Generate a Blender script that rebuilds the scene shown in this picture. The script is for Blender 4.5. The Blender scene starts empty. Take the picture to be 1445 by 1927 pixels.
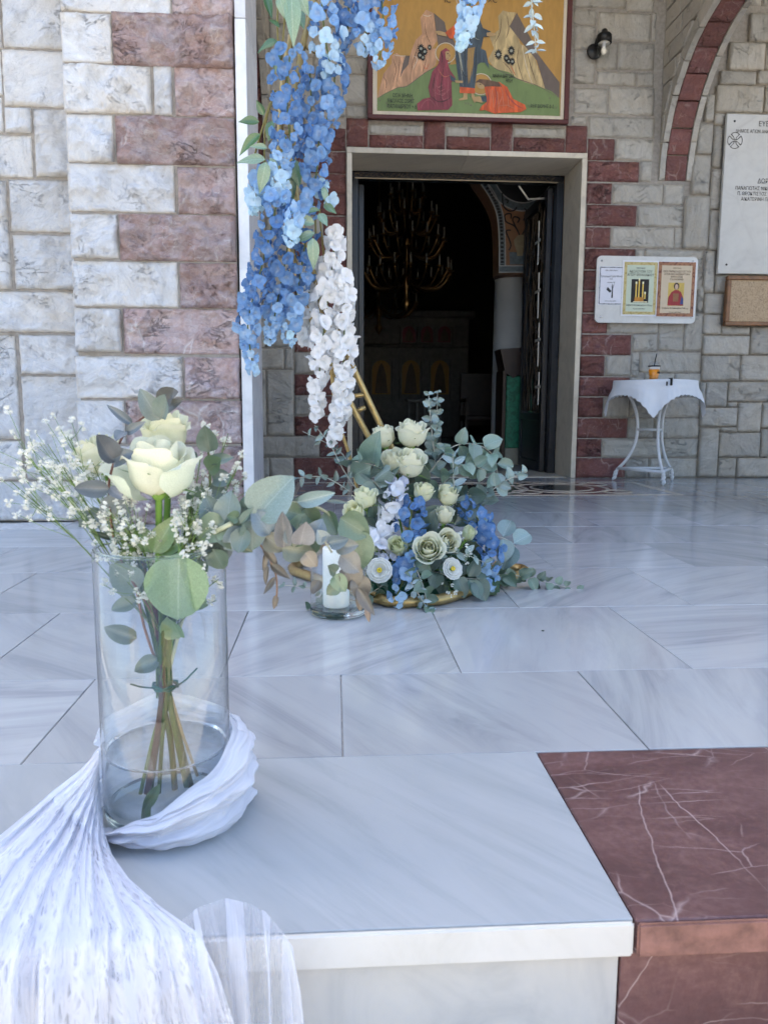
import bpy, bmesh, math, random
from math import sin, cos, pi, radians, sqrt, atan2
from mathutils import Vector, Matrix, noise
rnd = random.Random(7)
SC = bpy.context.scene
COL = SC.collection
# ------------------------------------------------------------------ camera, sky, sun, exposure
CAMH, FPX, PCX, PCY = 0.55, 1448.0, 722.5, 963.5
PIT, YAW, ROL = radians(7.796), radians(3.681), radians(-.254)
_f = Vector((sin(YAW)*cos(PIT), cos(YAW)*cos(PIT), -sin(PIT)))
_r = Vector((cos(YAW), -sin(YAW), 0)); _d = _f.cross(_r)
CR = _r*cos(ROL)+_d*sin(ROL); CD = -_r*sin(ROL)+_d*cos(ROL); CF = _f
cam = bpy.data.cameras.new('camera'); camo = bpy.data.objects.new('camera', cam); COL.objects.link(camo)
M3 = Matrix((CR, -CD, -CF)).transposed()
camo.matrix_world = Matrix.Translation((0, 0, CAMH)) @ M3.to_4x4()
cam.sensor_fit = 'VERTICAL'; cam.sensor_height = 36; cam.lens = FPX/1927*36
cam.clip_start = .01; cam.clip_end = 500
cam.dof.use_dof = True; cam.dof.focus_distance = 2.15; cam.dof.aperture_fstop = 11
SC.camera = camo
SUN_AZ, SUN_EL = radians(-24), radians(68)      # from +Y (behind the church) towards -X
w = bpy.data.worlds.new('World'); SC.world = w; w.use_nodes = True
wn = w.node_tree; sky = wn.nodes.new('ShaderNodeTexSky'); sky.sky_type = 'NISHITA'; sky.sun_disc = False
sky.sun_elevation = SUN_EL; sky.sun_rotation = SUN_AZ; sky.dust_density = 2.0; sky.ozone_density = .8; sky.air_density = 1.0
wn.links.new(sky.outputs[0], wn.nodes['Background'].inputs[0]); wn.nodes['Background'].inputs[1].default_value = .15
sl = bpy.data.lights.new('sun', 'SUN'); sl.energy = 5.0; sl.angle = radians(.5); sl.color = (1, .93, .82)
so = bpy.data.objects.new('sun', sl); COL.objects.link(so)
sd = Vector((sin(SUN_AZ)*cos(SUN_EL), cos(SUN_AZ)*cos(SUN_EL), sin(SUN_EL)))
so.rotation_euler = sd.to_track_quat('Z', 'Y').to_euler(); so.location = sd*40
SC.view_settings.view_transform = 'Standard'; SC.view_settings.look = 'None'
SC.view_settings.exposure = 1.88; SC.view_settings.gamma = 1
cy = SC.cycles
cy.use_denoising = True; cy.max_bounces = 10; cy.diffuse_bounces = 3; cy.glossy_bounces = 4
cy.transmission_bounces = 8; cy.transparent_max_bounces = 24; cy.use_adaptive_sampling = True; cy.adaptive_threshold = .03; cy.blur_glossy = .5
cy.sample_clamp_indirect = 6
try: cy.denoiser = 'OPENIMAGEDENOISE'
except Exception: pass

# ------------------------------------------------------------------ helpers
def ray(x, y): return CR*((x-PCX)/FPX)+CD*((y-PCY)/FPX)+CF
O3 = Vector((0, 0, CAMH))
def atY(x, y, Y): d = ray(x, y); return O3+d*(Y/d.y)
def atX(x, y, X): d = ray(x, y); return O3+d*(X/d.x)
def atZ(x, y, Z=0.0): d = ray(x, y); return O3+d*((Z-CAMH)/d.z)
WM = {}
def reg(o, W, parent):
    WM[o.name] = W
    if parent is not None:
        o.parent = parent; o.matrix_basis = WM[parent.name].inverted() @ W
    else: o.matrix_basis = W
    COL.objects.link(o); return o
def put(name, me, parent=None, W=None, mat=None, color=None):
    o = bpy.data.objects.new(name, me)
    if mat is not None:
        if not me.materials: me.materials.append(mat)
        elif me.materials[0] != mat:
            o.material_slots[0].link = 'OBJECT'; o.material_slots[0].material = mat
    if color: o.color = (*color, 1)
    return reg(o, W if W is not None else Matrix(), parent)
def tag(o, label, cat, group=None):
    o['label'] = label; o['category'] = cat
    if group: o['group'] = group
    return o
def struct(o): o['kind'] = 'structure'; return o
def thing(name, label, cat, loc=(0, 0, 0), group=None):
    o = bpy.data.objects.new(name, None); o.empty_display_size = .05
    reg(o, Matrix.Translation(loc), None); return tag(o, label, cat, group)
def mesh(name, vs, fs, smooth=False):
    me = bpy.data.meshes.new(name); me.from_pydata([tuple(v) for v in vs], [], fs); me.update()
    if smooth: me.polygons.foreach_set('use_smooth', [True]*len(me.polygons))
    return me
def T(*v): return Matrix.Translation(v[0] if len(v) == 1 else v)
def boxm(name, sx, sy, sz, bev=0, seg=1):
    bm = bmesh.new(); bmesh.ops.create_cube(bm, size=1)
    for v in bm.verts: v.co = Vector((v.co.x*sx, v.co.y*sy, v.co.z*sz))
    if bev: bmesh.ops.bevel(bm, geom=bm.edges[:], offset=bev, segments=seg, affect='EDGES')
    me = bpy.data.meshes.new(name); bm.to_mesh(me); bm.free(); return me
def box(name, x0, x1, y0, y1, z0, z1, mat, parent=None, bev=0, color=None, seg=1):
    me = boxm(name, abs(x1-x0), abs(y1-y0), abs(z1-z0), bev, seg)
    return put(name, me, parent, T((x0+x1)/2, (y0+y1)/2, (z0+z1)/2), mat, color)
def tubem(name, pts, rad, n=8, closed=False, caps=True):
    pts = [Vector(p) for p in pts]; N = len(pts)
    rads = rad if isinstance(rad, (list, tuple)) else [rad]*N
    vs, fs = [], []; up = None
    for i, p in enumerate(pts):
        a = pts[(i-1) % N] if (closed or i > 0) else p; b = pts[(i+1) % N] if (closed or i < N-1) else p
        t = (b-a).normalized()
        if up is None:
            up = Vector((0, 0, 1)) if abs(t.z) < .9 else Vector((1, 0, 0))
        s = t.cross(up)
        if s.length < 1e-5: s = t.cross(Vector((0, 1, .1)))
        s.normalize(); up = s.cross(t).normalized()
        k = 1.0
        if 0 < i < N-1 or closed:
            c = (pts[i]-a).normalized().dot((b-pts[i]).normalized()); k = 1/max(.5, sqrt(max(0, (1+c)/2)))
        for j in range(n):
            A = 2*pi*j/n; vs.append(p+(s*cos(A)+up*sin(A))*rads[i]*k)
    M = N if closed else N-1
    for i in range(M):
        for j in range(n):
            a = i*n+j; b = i*n+(j+1) % n; c = ((i+1) % N)*n+(j+1) % n; d = ((i+1) % N)*n+j
            fs.append((a, b, c, d))
    if caps and not closed:
        fs.append(tuple(range(n-1, -1, -1))); fs.append(tuple((N-1)*n+j for j in range(n)))
    return mesh(name, vs, fs, True)
def tube(name, pts, rad, mat, parent=None, n=8, closed=False, color=None):
    c = Vector(pts[0]); me = tubem(name, [Vector(p)-c for p in pts], rad, n, closed)
    return put(name, me, parent, T(c), mat, color)
def lathem(name, prof, n=32, smooth=True):
    vs, fs = [], []
    for r, z in prof:
        for j in range(n): vs.append((r*cos(2*pi*j/n), r*sin(2*pi*j/n), z))
    for i in range(len(prof)-1):
        for j in range(n):
            fs.append((i*n+j, i*n+(j+1) % n, (i+1)*n+(j+1) % n, (i+1)*n+j))
    me = mesh(name, vs, fs, smooth)
    return me
def lathe(name, prof, loc, mat, parent=None, n=32): return put(name, lathem(name, prof, n), parent, T(loc), mat)
def prism(name, poly, depth, mat, parent=None, W=None, color=None):
    """poly in local x,z ; front at y=0, back at y=depth"""
    n = len(poly); vs = [(p[0], 0, p[1]) for p in poly]+[(p[0], depth, p[1]) for p in poly]
    fs = [tuple(range(n)), tuple(range(2*n-1, n-1, -1))]+[(i, i+n, (i+1) % n+n, (i+1) % n) for i in range(n)]
    me = mesh(name, vs, fs)
    bm = bmesh.new(); bm.from_mesh(me); bmesh.ops.recalc_face_normals(bm, faces=bm.faces[:]); bm.to_mesh(me); bm.free()
    return put(name, me, parent, W, mat, color)
def smoothcurve(pts, k=6):
    pts = [Vector(p) for p in pts]; out = []
    for i in range(len(pts)-1):
        p0 = pts[max(i-1, 0)]; p1 = pts[i]; p2 = pts[i+1]; p3 = pts[min(i+2, len(pts)-1)]
        for j in range(k):
            t = j/k
            out.append(.5*((2*p1)+(p2-p0)*t+(2*p0-5*p1+4*p2-p3)*t*t+(3*p1-p0-3*p2+p3)*t**3))
    out.append(pts[-1]); return out
def frame_to(z, x=None):
    """rotation whose local +Z is z"""
    z = Vector(z).normalized(); x = Vector(x) if x is not None else Vector((1, 0, .13))
    y = z.cross(x)
    if y.length < 1e-4: y = z.cross(Vector((0, 1, 0)))
    y.normalize(); x = y.cross(z)
    return Matrix((x, y, z)).transposed().to_4x4()
_txt = 0
def text(s, x, z, y, size, mat, parent, align='CENTER', name='lettering', W=None, ext=.0004, sx=1.0):
    cu = bpy.data.curves.new('t', 'FONT'); cu.body = s; cu.size = size; cu.align_x = align; cu.extrude = ext; cu.resolution_u = 3
    o = bpy.data.objects.new('t', cu); COL.objects.link(o)
    dg = bpy.context.evaluated_depsgraph_get(); dg.update()
    me = bpy.data.meshes.new_from_object(o.evaluated_get(dg)); bpy.data.objects.remove(o); bpy.data.curves.remove(cu)
    me.materials.clear()
    return put(name, me, parent, (W if W is not None else T(x, y, z)) @ Matrix.Rotation(pi/2, 4, 'X') @ Matrix.Diagonal((sx, 1, 1, 1)), mat)

# ------------------------------------------------------------------ materials
class MT:
    def __init__(s, name):
        s.m = bpy.data.materials.new(name); s.m.use_nodes = True; s.t = s.m.node_tree
        s.b = s.t.nodes['Principled BSDF']; s.o = s.t.nodes['Material Output']
    def put(s, sock, v):
        if isinstance(v, bpy.types.NodeSocket): s.t.links.new(v, sock)
        elif isinstance(v, (tuple, list)) and len(v) == 3 and sock.type == 'RGBA': sock.default_value = (*v, 1)
        else: sock.default_value = v
    def n(s, typ, ins=None, out=0, **pr):
        nd = s.t.nodes.new('ShaderNode'+typ)
        for k, v in pr.items(): setattr(nd, k, v)
        for k, v in (ins or {}).items(): s.put(nd.inputs[k], v)
        return nd.outputs[out]
    def set(s, **kw):
        for k, v in kw.items(): s.put(s.b.inputs[k.replace('_', ' ')], v)
        return s
    def coord(s, rnd_off=True, scale=(1, 1, 1), rot=None):
        c = s.n('TexCoord', out=3)
        if rnd_off:
            r = s.n('ObjectInfo', out=5)
            c = s.n('VectorMath', {0: c, 1: s.n('VectorMath', {0: r, 1: (0, 0, 0)}, operation='ADD')}, operation='ADD') if False else \
                s.n('VectorMath', {0: s.n('CombineXYZ', {0: s.mul(r, 37.0), 1: s.mul(r, 91.0), 2: s.mul(r, 53.0)}), 1: c}, operation='ADD')
        if rot is not None or scale != (1, 1, 1):
            c = s.n('Mapping', {'Vector': c, 'Scale': scale, 'Rotation': rot or (0, 0, 0)})
        return c
    def rand(s): return s.n('ObjectInfo', out=5)
    def ocol(s): return s.n('ObjectInfo', out=1)
    def math(s, op, a, b=0.0, c=0.0, clamp=False): return s.n('Math', {0: a, 1: b, 2: c}, operation=op, use_clamp=clamp)
    def mul(s, a, b): return s.math('MULTIPLY', a, b)
    def noise(s, vec, scale, detail=4, rough=.55, dist=0.0, out=0): return s.n('TexNoise', {'Vector': vec, 'Scale': scale, 'Detail': detail, 'Roughness': rough, 'Distortion': dist}, out=out)
    def vor(s, vec, scale, feature='F1', out=0, rand=1.0): return s.n('TexVoronoi', {'Vector': vec, 'Scale': scale, 'Randomness': rand}, out=out, feature=feature)
    def ramp(s, fac, stops, interp='LINEAR'):
        nd = s.t.nodes.new('ShaderNodeValToRGB'); nd.color_ramp.interpolation = interp
        e = nd.color_ramp.elements
        while len(e) < len(stops): e.new(.5)
        for i, (p, c) in enumerate(stops):
            e[i].position = p; e[i].color = (*c, 1) if isinstance(c, (tuple, list)) else (c, c, c, 1)
        s.put(nd.inputs[0], fac); return nd.outputs[0]
    def mix(s, f, a, b, mode='MIX'):
        nd = s.t.nodes.new('ShaderNodeMix'); nd.data_type = 'RGBA'; nd.blend_type = mode
        s.put(nd.inputs[0], f); s.put(nd.inputs[6], a); s.put(nd.inputs[7], b); return nd.outputs[2]
    def bump(s, h, st=.3, d=.01): s.put(s.b.inputs['Normal'], s.n('Bump', {'Strength': st, 'Distance': d, 'Height': h})); return s
def plain(name, c, rough=.5, metal=0.0, var=.12, scale=30, bump=0.0, spec=.5):
    m = MT(name); co = m.coord(); nz = m.noise(co, scale, 4)
    c2 = tuple(x*(1-var) for x in c); c1 = tuple(min(1, x*(1+var)) for x in c)
    m.set(Base_Color=m.ramp(nz, [(.3, c2), (.7, c1)]), Roughness=m.math('ADD', rough-.06, m.mul(nz, .12)), Metallic=metal)
    m.b.inputs['Specular IOR Level'].default_value = spec
    if bump: m.bump(nz, bump, .004)
    return m.m
def stone_edge(m, c):
    g = m.n('SeparateXYZ', {0: m.n('TexCoord', out=0)}); gx = g; gz = g.node.outputs[2]
    ex = m.math('MINIMUM', gx, m.math('SUBTRACT', 1.0, gx)); ez = m.math('MINIMUM', gz, m.math('SUBTRACT', 1.0, gz))
    e = m.math('MINIMUM', m.mul(ex, 2.2), ez)
    return m.ramp(m.math('ADD', e, m.mul(m.math('SUBTRACT', m.noise(c, 26, 5, .7), .5), .22)), [(.0, 1.0), (.10, .0)])
def crevice(m, c, r, sc, lo, width=.016, stretch=(1, 1, 2.4)):
    rot = m.n('VectorRotate', {'Vector': c, 'Angle': m.math('ADD', -.5, m.mul(r, 1.0)), 'Axis': (0, 1, 0)})
    nz = m.noise(m.n('Mapping', {'Vector': rot, 'Scale': stretch}), sc, 6, .62, .9)
    ln = m.ramp(m.math('ABSOLUTE', m.math('SUBTRACT', nz, .5)), [(0, 1.0), (width, 0.0)])
    return m.mul(ln, m.ramp(m.noise(c, sc*.8, 2), [(lo, 0.0), (lo+.1, 1.0)]))
def mat_stone_white(name, base, vein, warm, dirt):
    m = MT(name); c = m.coord(); r = m.rand()
    cr = m.n('VectorRotate', {'Vector': c, 'Angle': m.mul(r, 6.0), 'Axis': (0, 1, 0)})
    st = m.noise(m.n('Mapping', {'Vector': cr, 'Scale': (2.2, 6, 9)}), 2.2, 9, .7, .8)
    big = m.noise(c, 5, 3); fine = m.noise(c, 70, 7, .75)
    col = m.ramp(st, [(.28, vein), (.46, tuple((a*1.3+b*.7)/2 for a, b in zip(base, vein))), (.62, base), (.8, tuple(min(1, x*1.1) for x in base))])
    col = m.mix(m.ramp(big, [(.45, 0.0), (.75, .5)]), col, warm)
    ed = stone_edge(m, c); col = m.mix(m.mul(ed, .55), col, warm)
    c1 = crevice(m, c, r, 5, .56, .010); c2 = crevice(m, c, m.mul(r, 3.7), 11, .6, .010)
    ck = m.math('MAXIMUM', c1, m.mul(c2, .8))
    col = m.mix(m.mul(ck, .28), col, dirt)
    col = m.mix(m.mul(m.ramp(fine, [(.3, 1.0), (.55, 0.0)]), .28), col, vein)
    v = m.n('HueSaturation', {'Color': col, 'Value': m.math('ADD', .88, m.mul(m.n('TexWhiteNoise', {'W': r}, noise_dimensions='1D'), .22))})
    m.set(Base_Color=v, Roughness=.62); m.b.inputs['Specular IOR Level'].default_value = .35
    h = m.math('SUBTRACT', m.math('ADD', m.mul(m.noise(c, 14, 9, .74), 1.3), m.mul(st, .6)), m.mul(ck, .7))
    m.bump(h, 1.0, .022); return m.m
def mat_stone_red(name, base, dark, pale, tan, mauve):
    m = MT(name); c = m.coord(); r = m.rand()
    wob = m.n('VectorMath', {0: c, 1: m.n('VectorMath', {0: m.noise(c, 5, 4, out=1), 1: (.16, .16, .16)}, operation='MULTIPLY')}, operation='ADD')
    big = m.noise(c, 6, 8, .68, .8); fine = m.noise(c, 55, 8, .78); pat = m.noise(m.n('Mapping', {'Vector': c, 'Location': (7, 3, 1)}), 8, 6, .65, .5)
    col = m.ramp(big, [(.25, dark), (.42, base), (.58, mauve), (.75, tan)])
    col = m.mix(m.ramp(pat, [(.52, 0.0), (.72, .7)]), col, tan)
    ed = stone_edge(m, c); col = m.mix(m.mul(ed, .5), col, dark)
    col = m.mix(m.mul(m.ramp(fine, [(.32, 1.0), (.55, 0.0)]), .5), col, dark)
    col = m.mix(m.mul(m.ramp(fine, [(.55, 0.0), (.75, 1.0)]), .35), col, pale)
    e = m.vor(m.n('Mapping', {'Vector': wob, 'Scale': (1, 1, .55), 'Rotation': (.3, .5, .2)}), 6.5, 'DISTANCE_TO_EDGE')
    vn = m.mul(m.ramp(e, [(0, 1.0), (.016, .5), (.04, 0.0)]), m.ramp(m.noise(c, 6, 2), [(.52, 0.0), (.62, 1.0)]))
    col = m.mix(m.mul(vn, .7), col, pale)
    e2 = m.vor(m.n('Mapping', {'Vector': wob, 'Scale': (1, 1, 1.6), 'Rotation': (.9, .1, 1.2)}), 14, 'DISTANCE_TO_EDGE')
    vn2 = m.mul(m.ramp(e2, [(0, 1.0), (.025, 0.0)]), m.ramp(m.noise(c, 9, 2), [(.5, 0.0), (.6, .55)]))
    col = m.mix(vn2, col, pale)
    ck = m.math('MAXIMUM', crevice(m, c, r, 4.5, .53, .014), m.mul(crevice(m, c, m.mul(r, 2.9), 9, .56, .013), .8))
    col = m.mix(m.mul(ck, .6), col, tuple(x*.5 for x in dark))
    v = m.n('HueSaturation', {'Color': col, 'Value': m.math('ADD', .84, m.mul(m.n('TexWhiteNoise', {'W': r}, noise_dimensions='1D'), .34))})
    m.set(Base_Color=v, Roughness=.6); m.b.inputs['Specular IOR Level'].default_value = .35
    h = m.math('SUBTRACT', m.math('ADD', m.mul(m.noise(m.n('Mapping', {'Vector': c, 'Scale': (.7, 1, 1.3), 'Rotation': (0, .5, 0)}), 14, 9, .74, .6), 1.3), m.mul(pat, .5)), m.mul(ck, .8))
    m.bump(h, 1.0, .03); return m.m
def mat_marble(name, base, vein, rough, rotr=2.6, amt=1.0, sc=1.0):
    m = MT(name); c = m.coord(); r = m.rand()
    wn_ = m.n('TexWhiteNoise', {'W': r}, noise_dimensions='1D')
    cr = m.n('VectorRotate', {'Vector': c, 'Angle': m.math('ADD', .5, m.mul(wn_, rotr)), 'Axis': (0, 0, 1)})
    st = m.noise(m.n('Mapping', {'Vector': cr, 'Scale': (.9*sc, 5.5*sc, 3)}), 2.0, 7, .62, 1.3)
    st2 = m.noise(m.n('Mapping', {'Vector': cr, 'Scale': (1.5*sc, 16*sc, 8)}), 2.6, 6, .66, .7)
    cl = m.noise(c, 3.2*sc, 3)
    mid = tuple((a*1.3+b*.7)/2 for a, b in zip(base, vein))
    col = m.ramp(st, [(.30, vein), (.44, mid), (.58, base), (1, tuple(min(1, x*1.06) for x in base))])
    col = m.mix(m.mul(m.ramp(st2, [(.32, 1.0), (.46, 0.0)]), .5*amt), col, vein)
    col = m.mix(m.ramp(cl, [(.55, 0.0), (.85, .35)]), col, (base[0]*.97, base[1]*.93, base[2]*.84))
    v = m.n('HueSaturation', {'Color': col, 'Value': m.math('ADD', .88, m.mul(wn_, .2))})
    sm = m.noise(c, 9, 4, .7)
    m.set(Base_Color=v, Roughness=m.math('ADD', rough, m.mul(sm, .12)))
    m.bump(m.math('ADD', m.noise(c, 14, 3), m.mul(m.noise(c, 160, 3), .12)), .05, .004); return m.m
def mat_redmarble(name, rough=.3, mul=1.0):
    m = MT(name); c = m.coord(False)
    wob = m.n('VectorMath', {0: c, 1: m.n('VectorMath', {0: m.noise(c, 4, 5, .6, out=1), 1: (.05, .05, .05)}, operation='MULTIPLY')}, operation='ADD')
    big = m.noise(m.n('Mapping', {'Vector': c, 'Scale': (1, 2.5, 2)}), 4, 6, .65, .5); fine = m.noise(c, 90, 5, .7)
    k = mul
    col = m.ramp(big, [(.28, (.08*k, .043*k, .041*k)), (.5, (.14*k, .07*k, .066*k)), (.72, (.21*k, .115*k, .105*k))])
    mot = m.noise(c, 16, 7, .72, .8); col = m.mix(m.ramp(mot, [(.5, 0.0), (.72, .55)]), col, (.24*k, .135*k, .115*k)); col = m.mix(m.mul(m.ramp(fine, [(.4, 1.0), (.62, 0.0)]), .4), col, (.08*k, .03*k, .027*k))
    for i, (rot, sc, wd, lo, am) in enumerate([((0, 0, .5), (1, .25, 1), .012, .5, .9), ((0, 0, -.6), (.4, 1, 1), .010, .54, .7), ((.4, .3, 1.2), (.8, .5, 1), .02, .57, .8), ((0, .2, 0.15), (.3, 1.6, 1), .03, .6, .85)]):
        e = m.vor(m.n('Mapping', {'Vector': wob, 'Scale': sc, 'Rotation': rot, 'Location': (i*3.1, i*1.7, 0)}), 6.5+i*2.8, 'DISTANCE_TO_EDGE')
        vn = m.mul(m.ramp(e, [(0, 1.0), (wd*.3, .5), (wd*(.5+i*.2), 0.0)]), m.ramp(m.noise(m.n('Mapping', {'Vector': c, 'Location': (i*5.3, 0, 0)}), 5, 3), [(lo-.09, 0.0), (lo+.03, am)]))
        col = m.mix(m.mul(vn, .75), col, (.55, .43, .40))
    m.set(Base_Color=col, Roughness=m.math('ADD', rough, m.mul(fine, .15)))
    m.bump(m.noise(c, 40, 5), .08, .004); return m.m
M = {}
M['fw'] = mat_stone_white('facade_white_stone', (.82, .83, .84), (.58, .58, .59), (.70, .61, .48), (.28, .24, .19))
M['fr'] = mat_stone_red('facade_red_stone', (.55, .385, .355), (.37, .235, .205), (.80, .76, .73), (.66, .48, .39), (.62, .52, .52))  # bleached, and paler than the porch red to hold the stronger light outside
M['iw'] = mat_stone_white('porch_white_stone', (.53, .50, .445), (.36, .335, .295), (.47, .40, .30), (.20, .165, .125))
M['ir'] = mat_stone_red('porch_red_stone', (.24, .095, .08), (.13, .05, .042), (.44, .32, .29), (.31, .14, .10), (.22, .10, .095))  # less weathered red, darkened partly for the dimmer light under the porch
M['mortar'] = plain('mortar', (.30, .27, .235), .9, var=.2, scale=40, bump=.5)
M['tile'] = mat_marble('floor_marble', (.445, .455, .455), (.29, .305, .32), .07, 2.6, .4, .7)
M['slab'] = mat_marble('step_marble', (.41, .43, .435), (.305, .33, .34), .26, .5, .8, .8)  # tread tops toned down in colour, standing in for the weaker light there
M['riser'] = mat_marble('riser_marble', (.60, .59, .565), (.49, .49, .48), .35, .6, .4)
M['jamb'] = mat_marble('jamb_marble', (.60, .54, .44), (.46, .41, .33), .3, .4, .5)
M['strip'] = mat_marble('strip_marble', (.70, .70, .71), (.55, .56, .58), .16, .4, .4)
M['redm'] = mat_redmarble('red_step_marble', .33)
M['redr'] = mat_redmarble('red_riser_marble', .5, 1.3)
M['joint'] = plain('tile_joint', (.58, .57, .55), .85, var=.25, scale=60)
M['plaster'] = plain('plaster', (.55, .54, .52), .8, var=.06, scale=6)
M['ground'] = plain('courtyard_paving', (.42, .385, .33), .8, var=.2, scale=2)
M['cream'] = plain('cream_render', (.62, .54, .38), .8, var=.06, scale=1)
M['reflector'] = plain('warm_reflector', (.84, .74, .54), .8, var=.05, scale=3)  # extra bright cream of the added piers, to throw back warm light
M['dark'] = plain('dark_bronze', (.018, .018, .022), .35, .6, .3)
# ------------------------------------------------------------------ rough stones
def stonem(name, w_, h_, depth, amp, cell, seed, edge=.010):
    nx = max(3, min(44, int(w_/cell)+1)); nz = max(3, min(26, int(h_/cell)+1))
    vs, fs = [], []; off = Vector((seed*1.37 % 50, seed*2.11 % 50, seed*.73 % 50))
    tilt = (noise.noise(off)*.6*amp, noise.noise(off*1.7)*.6*amp)
    for j in range(nz+1):
        for i in range(nx+1):
            u, v = i/nx, j/nz; x = (u-.5)*w_; z = (v-.5)*h_
            p = Vector((x, 0, z))*9+off
            de = min(u*w_, (1-u)*w_, v*h_, (1-v)*h_)
            f = noise.fractal(p, .9, 2.1, 5)
            ridge = 1-abs(noise.noise(p*.55+Vector((9, 3, 1))))*2
            step = math.floor((f+noise.noise(p*.4))*2.2)/2.2
            y = -amp*(.8*f+.35*max(0, ridge)*.8+.55*step)-tilt[0]*u*2-tilt[1]*v*2
            k = min(1, de/edge); k = k*(2-k)
            jx = noise.noise(Vector((x*30, z*30, seed)))*.0035; jz = noise.noise(Vector((z*30, x*30, seed+9)))*.0035
            y = -.004-(.006-min(0.0, y) if y < 0 else .006-y)*k if True else y
            vs.append((x+(jx if i in (0, nx) else 0), min(y, -.002), z+(jz if j in (0, nz) else 0)))
    W_ = nx+1
    for j in range(nz):
        for i in range(nx):
            a = j*W_+i; fs.append((a, a+1, a+W_+1, a+W_))
    rim = [i for i in range(W_)]+[j*W_+nx for j in range(1, nz+1)]+[nz*W_+i for i in range(nx-1, -1, -1)]+[j*W_ for j in range(nz-1, 0, -1)]
    b0 = len(vs)
    for r in rim: vs.append((vs[r][0], depth, vs[r][2]))
    n = len(rim)
    for i in range(n):
        a, b = rim[i], rim[(i+1) % n]; fs.append((b, a, b0+i, b0+(i+1) % n))
    me = mesh(name, vs, fs, True)
    return me
SEED = [1]
def stone_px(lst, Y, mat, parent, amp, cell, sc=1.0, ox=0.0, oy=0.0, gap=0.0):
    for (x0, y0, x1, y1) in lst:
        x0, x1 = x0/sc+ox, x1/sc+ox; y0, y1 = y0/sc+oy, y1/sc+oy
        xm, ym = (x0+x1)/2, (y0+y1)/2
        X0 = atY(x0, ym, Y).x+gap; X1 = atY(x1, ym, Y).x-gap; Z1 = atY(xm, y0, Y).z-gap; Z0 = atY(xm, y1, Y).z+gap
        stone_w(X0, X1, max(Z0, .003), Z1, Y, mat, parent, amp, cell)
def stone_w(X0, X1, Z0, Z1, Y, mat, parent, amp, cell):
    SEED[0] += 1
    me = stonem('stone', X1-X0, Z1-Z0, .05, amp, cell, SEED[0])
    return put('stone', me, parent, T((X0+X1)/2, Y+.012, (Z0+Z1)/2), mat)
YF, YL, YW = 3.60, 3.73, 5.93
# ------------------------------------------------------------------ ground, floor and steps
ground = struct(put('courtyard_ground', mesh('courtyard_ground', [(-150, -150, 0), (150, -150, 0), (150, 150, 0), (-150, 150, 0)], [(0, 1, 2, 3)]), None, T(0, 0, -.66), M['ground']))
floor = struct(box('porch_floor', -9, 9, 1.158, 6.36, -.62, -.006, M['joint']))
rows = [(1.158, 1.534, .011), (1.534, 2.05, .262), (2.05, 2.565, .011), (2.565, 3.046, .262), (3.046, 3.485, -.02), (3.485, 3.97, .25), (3.97, 4.47, .0), (4.47, 4.97, .25), (4.97, 5.47, 0.0), (5.47, 5.95, .25)]
for ri, (y0, y1, xo) in enumerate(rows):
    kmin, kmax = (-5, 6) if ri < 4 else (-3, 8)
    for k in range(kmin, kmax):
        x0 = xo+k*.497; g = .0008+rnd.random()*.0006
        dz = rnd.uniform(-.0004, .0004)
        box('tile', x0+g, x0+.497-g, y0+g, y1-g, -.03, dz, M['tile'], floor, .0012)
# crack and broken chip in a tile, as a shallow dark groove piece
steps = struct(box('steps', -9, 9, .80, 1.158, -.66, -.045, M['joint']))
struct(steps)
MWN = mat_marble('lit_rough_white_edge', (.66, .65, .62), (.55, .54, .50), .45, .3, .3)  # unpolished edge, its white raised to stand for light on the front face
MRN = plain('rough_red_edge', (.25, .125, .10), .6, var=.35, scale=45, bump=.5)
def slab(name, x0, x1, y0, y1, z0, z1, mat, bev=.004, seg=2):
    return box(name, x0, x1, y0, y1, z0, z1, mat, steps, bev, seg=seg)
for i, (a, b) in enumerate([(-4.2, -2.62), (-2.618, -1.1), (-1.098, .3205)]):
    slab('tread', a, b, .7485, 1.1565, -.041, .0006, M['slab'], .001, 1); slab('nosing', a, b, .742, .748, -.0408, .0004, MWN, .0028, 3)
for a, b in [(.3235, 1.72), (1.723, 3.1)]:
    slab('tread', a, b, .747, 1.1565, -.041, -.0004, M['redm'], .002, 1); slab('nosing', a+.0005, b, .7405, .7465, -.0408, -.0012, MRN, .0025, 2)
for a, b in [(-4.2, -2.4), (-2.398, -.9), (-.898, .3105)]: slab('riser', a, b, .758, .80, -.20, -.0415, M['riser'], .001, 1)
for a, b in [(.3125, 1.4), (1.402, 3.1)]: slab('riser', a, b, .7565, .80, -.20, -.0415, M['redr'], .001, 1)
for i in range(3):
    z = -.20-.155*i; y = .742-.36*(i+1)
    slab('tread', -4.2, .32, y, y+.37, z-.04, z, M['slab']); slab('tread', .322, 3.1, y, y+.37, z-.04, z, M['redm'])
    slab('riser', -4.2, 3.1, y+.02, y+.06, z-.155, z-.042, M['riser'], .001, 1)
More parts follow.
